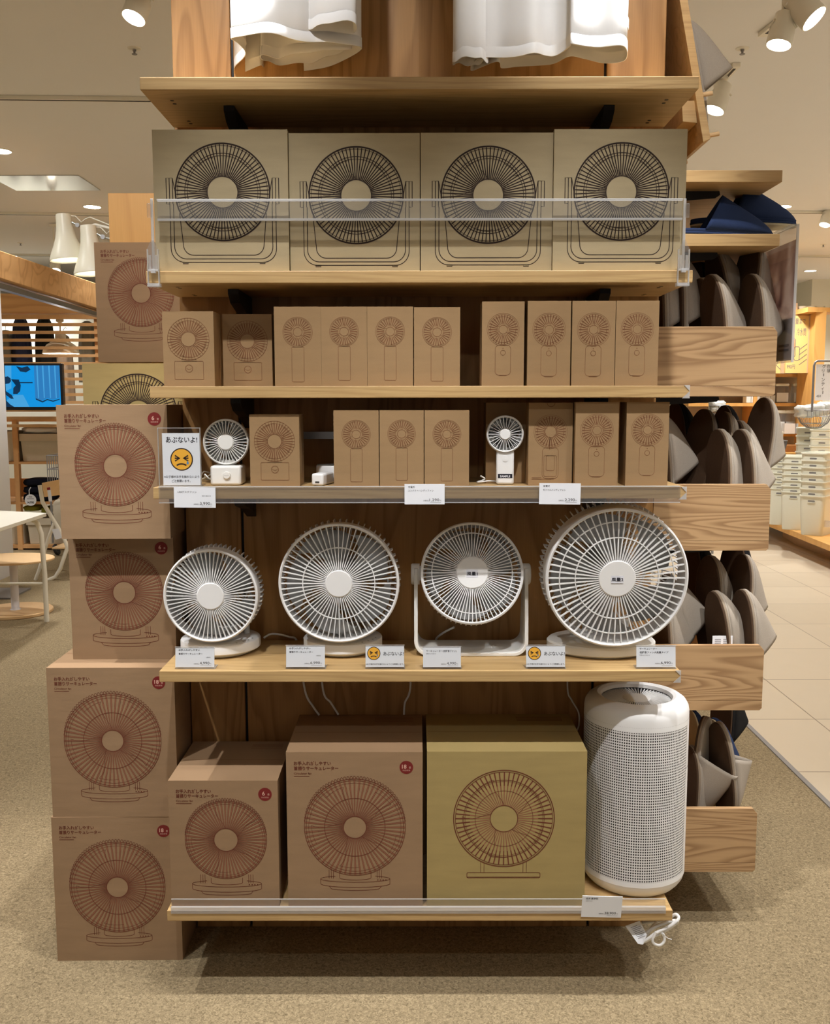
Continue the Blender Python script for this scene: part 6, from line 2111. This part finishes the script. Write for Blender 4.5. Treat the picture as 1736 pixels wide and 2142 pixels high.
# two clamp lamps with bell shades beside the oak end panel
def bell_lamp(label, px, py, y, k, arm):
    c = P(px, py, y)
    t = thing('clamp_lamp', label, 'lamp', c, 0, 'white clamp lamps')
    s = k * (y + 2.14) / 2000
    T = Matrix.Rotation(R(-5), 4, 'Y')
    b = MB().mat('shade_glow')
    b.lathe([(37 * s, 0), (36.5 * s, 4 * s), (33 * s, 14 * s), (27 * s, 28 * s), (21 * s, 44 * s), (17.5 * s, 60 * s), (15.5 * s, 76 * s), (15 * s, 88 * s), (14 * s, 91 * s), (0.5 * s, 91 * s)], 56, T, caps=False)
    b.lathe([(35 * s, 1 * s), (31 * s, 14 * s), (19 * s, 44 * s), (13 * s, 84 * s), (0, 86 * s)], 56, T, caps=False)
    b.lathe([(37 * s, 0), (36.5 * s, -1 * s), (35 * s, 1 * s)], 56, T, caps=False)
    b.build('lamp_shade', t, 40)
    b = MB().mat('lamp_glow'); b.lathe([(0, 12 * s), (12 * s, 16 * s), (15 * s, 26 * s), (8 * s, 42 * s), (0, 44 * s)], 24, T); b.build('bulb', t, 60)
    b = MB().mat('metal'); p0 = T @ Vector((16 * s, 0, 74 * s)); b.tube([p0, p0 + Vector((10 * s, 0, -5 * s)), p0 + Vector((26 * s, 0.004, -10 * s))], 2.2 * s, 10)
    b.lathe([(0, -3 * s), (4.5 * s, -3 * s), (4.5 * s, 3 * s), (0, 3 * s)], 16, Matrix.Translation(p0 + Vector((12 * s, -0.003, -6 * s))) @ Matrix.Rotation(R(90), 4, 'X')); b.build('joint', t, 40)
    b = MB().mat('lamp_white'); q = [p0 + Vector((26 * s, 0.004, -10 * s))] + [P(u, v, d) - c for u, v, d in arm]; b.tube(q, 3.0 * s, 10); b.build('arm', t, 50)
    b = MB().mat('lamp_white'); qq = [T @ Vector((2 * s, 0.01, 90 * s))] + [p0 + Vector((d1 * s, 0.015, d2 * s)) for d1, d2 in ((4, 14), (16, 2), (24, 8), (34, 12))] + [P(arm[-1][0], arm[-1][1] - 6, arm[-1][2]) - c]; b.tube(qq, 1.3 * s, 8); b.build('cable', t, 50)


bell_lamp('white bell-shaped clamp lamp, the left one, hanging higher', 144, 544, 1.06, 1.0, [(200, 470, 1.05), (232, 478, 1.04)])
bell_lamp('white bell-shaped clamp lamp, the right one, partly behind a carton', 196, 572, 1.02, 1.05, [(225, 500, 1.04), (236, 503, 1.04)])

# ------------------------------------------------------------------ background, right: kitchen goods
yk = 8.4
t = thing('goods_shelf', 'tall pale wooden goods shelf far back at the right, full of jars', 'shelf unit', (0, 0, 0))
pbox('store_oak', 1700, 1722, 650, 947, yk - 0.45, 0.42, t, 'upright')
pbox('store_oak', 1575, 1583, 780, 947, yk, 0.35, t, 'upright')
for a, c, r0, r1 in ((1440, 1702, 782, 788), (1440, 1702, 843, 850), (1440, 1702, 908, 913)):
    pbox('store_oak', a, c, r0, r1, yk - 0.02, 0.36, t, 'board')
pbox('shelf_back', 1440, 1700, 640, 947, yk + 0.36, 0.03, t, 'back_panel')
a, c = P(1640, 660, yk - 0.4), P(1722, 645, yk - 0.45)
b = MB().mat('store_oak'); b.bar(P(1632, 668, yk + 0.3), P(1722, 648, yk - 0.45), 0.36, 0.05); b.build('canopy', t)
zbd = [P(1600, r, yk).z + 0.0006 for r in (782, 843, 908)]


def jar(label, px, w, py0, zb, y, group, lid='bin_white'):
    s = (y + 2.14) / 2000
    x = P(px, (py0 + 840) / 2, y).x
    h = P(px, py0, y).z - zb
    W2 = w * s / 2
    t = thing('storage_jar', label, 'jar', (x, y + W2, zb), 0, group)
    b = MB().mat('jar'); b.box(-W2, W2, -W2, W2, 0, h * 0.86); b.build('body', t, None, W2 * 0.25)
    b = MB().mat(lid); b.box(-W2 * 1.03, W2 * 1.03, -W2 * 1.03, W2 * 1.03, h * 0.86, h); b.build('lid', t, None, W2 * 0.2)
    b = MB().mat('label'); b.box(-W2 * 0.85, W2 * 0.85, -W2 - 0.002, -W2 - 0.0004, h * 0.05, h * 0.52); b.build('label', t)
    return t


ORD = ['first', 'second', 'third', 'fourth', 'fifth', 'sixth', 'seventh', 'eighth']
for i, (px, w) in enumerate(((1637, 28), (1669, 17), (1687, 17))):
    jar('clear lidded jar with a white label, %s from the left on the upper jar board' % ORD[i], px, w, 802, zbd[1], yk, 'clear lidded jars')
for i in range(6):
    px = 1566 + i * 10.2
    o = pbox('label', px - 4.6, px + 4.6, 827 - 0, 842.4, yk + 0.02, 0.12, None, 'paper_pack')
    tag(o, 'white paper pack, %s from the left in the row left of the jars' % ORD[i], 'pack', 'white paper packs')
for i, (px, w) in enumerate(((1612, 20), (1634, 20), (1655, 22))):
    jar('clear lidded jar with hanging tags, %s from the left on the middle jar board' % ORD[i], px, w, 858, zbd[2], yk, 'clear lidded jars')
zl = P(1650, 960, yk).z
pbox('store_oak', 1590, 1702, 907 + 1, 913, yk - 0.03, 0.02, t, 'board')
for i, px in enumerate((1622, 1652, 1680)):
    o = pbox('label', px - 11, px + 11, 886, 907.3, yk - 0.12, 0.09, None, 'paper_pack')
    tag(o, 'white labelled pack, %s from the left on the middle jar board' % ORD[i], 'pack', 'white labelled packs')
# sloping kraft posters leaning on the upper board
for i, (a, c, r0, r1, lb) in enumerate(((1645, 1701, 652, 781, 'kraft-coloured poster of a cold-water jug with hand-drawn lines, price 990'), (1600, 1643, 690, 781, 'kraft-coloured poster half hidden behind the uppermost tray'))):
    y = yk - 0.30 + 0.1 * i
    x0, x1 = P(a, 715, y).x, P(c, 715, y).x
    z1, z0 = P((a + c) / 2, r0 + 8, y).z, zbd[0]
    t = thing('poster_board', lb, 'poster', (x0, y, z0))
    W2, H2 = x1 - x0, z1 - z0
    b = MB().mat('poster_y'); b.box(0, W2, 0, 0.03, 0, H2)
    pen = Pen(b, (0, 0, 0), eps=0.001)
    b.mat('txt_g')
    if i == 0:
        pen.text('水質量まで', W2 * 0.03, H2 * 0.86, 0.066, 0.0, 'L', width=W2 * 0.66)
        pen.text('冷水筒', W2 * 0.36, H2 * 0.66, 0.088, 0.0, 'L', width=W2 * 0.36)
        pen.text('990円', W2 * 0.05, H2 * 0.08, 0.05, 0.0, 'L', width=W2 * 0.3)
        pen.rect(W2 * 0.10, W2 * 0.34, H2 * 0.28, H2 * 0.60, 0.006, 1, 0.02)
        pen.rect(W2 * 0.30, W2 * 0.50, H2 * 0.22, H2 * 0.46, 0.006, 1, 0.02)
        for k in range(4):
            pen.line([(W2 * 0.50, H2 * (0.14 + 0.09 * k)), (W2 * 0.78, H2 * (0.24 + 0.09 * k))], 0.006)
        b.mat('orange_print'); pen.rect(W2 * 0.25, W2 * 0.31, H2 * 0.40, H2 * 0.58)
    else:
        pen.line([(W2 * 0.55, H2 * 0.55), (W2 * 0.7, H2 * 0.35), (W2 * 0.6, H2 * 0.2), (W2 * 0.8, H2 * 0.1)], 0.006)
    b.mat('poster_wood'); b.box(W2 * 0.80, W2, -0.012, -0.001, 0, H2)
    b.build('board', t)
# white bowls and a small carton on top of the shelf
for i, px in enumerate((1678, 1696, 1715)):
    t = thing('white_bowl', 'white bowl, %s from the left, on top of the goods shelf' % ORD[i], 'bowl', P(px, 652, yk - 0.2) + Vector((0, 0, -0.02)), 0, 'white bowls')
    b = MB().mat('bin_white'); b.lathe([(0, 0), (0.025, 0), (0.03, 0.008), (0.046, 0.05), (0.05, 0.075), (0.046, 0.075), (0.028, 0.014), (0, 0.01)], 32); b.build('bowl', t, 40)
o = pbox('poster_wood', 1643, 1668, 634, 661, yk - 0.25, 0.25, None, 'small_rack'); tag(o, 'small wooden rack standing on the goods shelf by the wall', 'rack')


def wire_basket(label, px, py, y, rx, ry, dep, fill):
    c = P(px, py, y)
    s = (y + 2.14) / 2000
    t = thing('wire_basket', label, 'basket', c, 0, 'round wire baskets')
    b = MB().mat('grey_metal')
    RX = rx * s
    for k, (f, z) in enumerate(((1.0, 0), (0.93, -dep * 0.35), (0.72, -dep * 0.75), (0.4, -dep))):
        b.tube([(RX * f * math.cos(2 * PI * i / 36), RX * 0.7 * f * math.sin(2 * PI * i / 36), z * s) for i in range(36)], 0.0035 if k else 0.006, 6, True)
    for i in range(28):
        a = 2 * PI * i / 28
        b.tube([(RX * f * math.cos(a), RX * 0.7 * f * math.sin(a), z * s) for f, z in ((1.0, 0), (0.93, -dep * 0.35), (0.72, -dep * 0.75), (0.4, -dep))], 0.0025, 5)
    b.build('wire_bowl', t)
    return t, c, RX


ZR1 = P(1692, 894, 7.75).z + 0.002
yb_ = 7.45
t, c, RX = wire_basket('large round wire basket of clear-wrapped packs, far right on the white bins', 1704, 858, yb_, 38, 20, 2000 / (yb_ + 2.14) * (P(1704, 858, yb_).z - ZR1 - 0.004), None)
for i, (px0, px1, r0, r1) in enumerate(((1672, 1704, 848, 874), (1698, 1728, 845, 870), (1716, 1742, 841, 868))):
    bundle('wrapped_pack', 'foil', 'clear-wrapped pack, %s from the left in the large wire basket' % ORD[i], 'pack', px0, px1, r0, r1, yb_ - 0.09 + 0.04 * i, 0.16, 'clear-wrapped packs', 0.10, 3, 21 + i)
ys2 = 7.5
t, c, RX = wire_basket('small round wire basket on the leftmost bin column, beside the second tray', 1632, 922, ys2, 14, 10, 2000 / (ys2 + 2.14) * (P(1632, 922, ys2).z - P(1610, 948, 7.55).z - 0.004), None)
bundle('wrapped_pack', 'canvas_bin', 'beige pack standing in the small wire basket', 'pack', 1622, 1640, 902, 930, ys2 - 0.05, 0.1, None, 0.08, 3, 31)
t, c, RX = wire_basket('round wire basket of foil packs seen above the second slipper tray', 1504, 848, 6.6, 20, 12, 22, None)
b = MB().mat('grey_metal'); b.tube([(0, 0.05, -22 * 0.0044), (0, 0.05, -c.z)], 0.012, 10); b.build('stand_pole', t)
bundle('wrapped_pack', 'foil', 'foil pack in the basket above the second slipper tray', 'pack', 1490, 1520, 838, 862, 6.55, 0.14, None, 0.10, 3, 41)
o = pbox('rattan', 1640, 1676, 931, 948, yk - 0.25, 0.25, None, 'rattan_basket', 0.01); o.location.z -= 0.0; tag(o, 'brown woven rattan basket low on the goods shelf', 'basket')
o = pbox('store_oak', 1436, 1724, 948, 953, yk - 0.46, 0.86, None, 'low_board'); tag(o, 'low oak board under the rattan basket', 'board')
o = pbox('store_oak', 1445, 1720, 954, 1092, yk - 0.28, 0.65, None, 'low_cabinet'); tag(o, 'low oak cabinet behind the white bins', 'cabinet')

# hanging sign in a grey metal frame
ysg = 7.25
t = thing('price_sign', 'white sign in a grey metal frame reading グリーンティー, at the right edge', 'sign', (0, 0, 0))
x0, x1 = P(1706, 800, ysg).x, P(1764, 800, ysg).x
zt_, z0_ = P(1720, 762, ysg).z, P(1720, 843 - 5, ysg).z
b = MB().mat('paper'); b.box(x0, x1, ysg, ysg + 0.006, z0_, zt_)
pen = Pen(b, (x0, ysg, z0_), eps=0.001)
b.mat('txt'); s = (ysg + 2.14) / 2000
for i, ch in enumerate('グリーンティー'):
    if ch == 'ー':
        pen.rect(15.2 * s, 16.4 * s, (68 - 9 * i) * s, (74 - 9 * i) * s)
    else:
        pen.text(ch, 12 * s, (67 - 9 * i) * s, 8.5 * s, 0.0)
for i, ch in enumerate('白磺'):
    pen.text(ch, 22.5 * s, (67 - 9 * i) * s, 8.5 * s, 0.0)
pen.text('450', 2.5 * s, 7 * s, 6.5 * s, 0.0, 'L')
b.build('sign_card', t)
xf = P(1701, 800, ysg).x
b = MB().mat('grey_metal'); b.tube([(xf, ysg, P(1700, 862, ysg).z), (xf, ysg, P(1700, 765, ysg).z), (xf + 0.01, ysg, P(1700, 758, ysg).z), (xf + 0.03, ysg, P(1700, 755, ysg).z), (x1 + 0.02, ysg, P(1700, 755, ysg).z)], 0.011, 10); b.build('frame', t, 50)

# low platform with stacked white bins
t = thing('display_platform', 'low oak platform at the right carrying stacked white bins', 'platform', (0, 0, 0))
zp = P(1700, 1112, 6.6).z
q = [PZ(1588, 1083, zp), PZ(1640, 1095, zp), PZ(1680, 1116, zp), PZ(1760, 1150, zp)]
pts = [(q[0].x, q[0].y), (q[3].x, q[3].y), (q[3].x + 2.6, q[3].y + 0.2), (q[3].x + 2.4, q[0].y + 1.0), (q[0].x + 0.2, q[0].y + 1.0)]
b = MB().mat('store_oak'); k = len(pts)
b.mesh([(x, y, zp) for x, y in pts] + [(x, y, zp - 0.05) for x, y in pts], [tuple(range(k)), tuple(range(2 * k - 1, k - 1, -1))] + [(i, i + k, (i + 1) % k + k, (i + 1) % k) for i in range(k)]); b.build('top_board', t)
g0, g1 = PZ(1664, 1140, 0), PZ(1736, 1166, 0)
b = MB().mat('poster_wood'); pts = [(g0.x, g0.y), (g1.x, g1.y), (g1.x + 0.3, g1.y - 1.0), (g1.x + 2.2, g1.y), (g1.x + 2.2, g0.y + 0.6), (g0.x + 0.1, g0.y + 0.6)]
k = len(pts); b.mesh([(x, y, zp - 0.051) for x, y in pts] + [(x, y, 0) for x, y in pts], [tuple(range(k)), tuple(range(2 * k - 1, k - 1, -1))] + [(i, i + k, (i + 1) % k + k, (i + 1) % k) for i in range(k)]); b.build('plinth_base', t)


def white_bin(label, first=[None]):
    if first[0] is not None:
        return dup(first[0], label)
    t = thing('white_bin', label, 'bin', (0, 0, 0), 0, 'stacked white bins')
    first[0] = t
    H, w, d = 0.36, 0.115, 0.17

    def ring(w_, d_, z, r=0.035, n=5):
        out = []
        for cx_, cy_, a in ((w_ - r, d_ - r, 0), (-w_ + r, d_ - r, 90), (-w_ + r, -d_ + r, 180), (w_ - r, -d_ + r, 270)):
            for i in range(n + 1):
                an = R(a + 90 * i / n)
                out.append((cx_ + r * math.cos(an), cy_ + r * math.sin(an), z))
        return out
    rings = [ring(w * 0.82, d * 0.86, 0), ring(w * 0.84, d * 0.88, 0.012), ring(w * 0.975, d * 0.98, H - 0.012), ring(w * 1.03, d * 1.03, H - 0.010), ring(w * 1.03, d * 1.03, H), ring(w * 0.95, d * 0.95, H), ring(w * 0.82, d * 0.86, 0.02)]
    n = len(rings[0])
    vs = [v for r_ in rings for v in r_]
    fs = [tuple(range(n - 1, -1, -1)), tuple((len(rings) - 1) * n + i for i in range(n))]
    for q_ in range(len(rings) - 1):
        for i in range(n):
            fs.append((q_ * n + i, q_ * n + (i + 1) % n, (q_ + 1) * n + (i + 1) % n, (q_ + 1) * n + i))
    b = MB().mat('bin_white'); b.mesh(vs, fs); b.build('body', t, 40)
    b = MB().mat('grey_metal')
    o = Pen(b, (0, -d * 0.965 - 0.004, H - 0.05), eps=0.001)
    o.rect(-0.034, 0.034, -0.011, 0.011, None, 1, 0.010)
    b.mat('bin_white'); o.rect(-0.034, 0.034, -0.011, 0.011, 0.006, 2, 0.010)
    b.build('handle_slot', t)
    return t


COLS = [(1610, 7.55, 948, 7, 'leftmost bin column'), (1637, 7.2, 954, 7, 'second bin column from the left'), (1666, 6.85, 953, 7, 'third bin column from the left'), (1714, 6.45, 946, 7, 'nearest bin column'),
        (1692, 7.75, 894, 8, 'left rear bin column'), (1722, 7.35, 898, 8, 'right rear bin column')]
for px, y, ptop, n, words in COLS:
    zt_ = P(px, ptop, y).z
    pitch = (zt_ - zp - 0.36) / (n - 1)
    pw_ = {0: 'lowest'}
    x = P(px, ptop + 40, y).x
    for k in range(n):
        nm = 'lowest' if k == 0 else ('topmost' if k == n - 1 else ORD[k] + ' from the bottom')
        o = white_bin('white bin, %s in the %s' % (nm, words))
        o.location = (x, y, zp + 0.0005 + pitch * k)
        o.rotation_euler = (0, 0, R(-42 if 'nearest' in words else -28))
b = MB().mat('label'); o = pbox('label', 1716, 1740, 1089, 1103, 6.30, 0.002, None, 'price_label'); tag(o, 'beige price label at the foot of the nearest bin column', 'label')
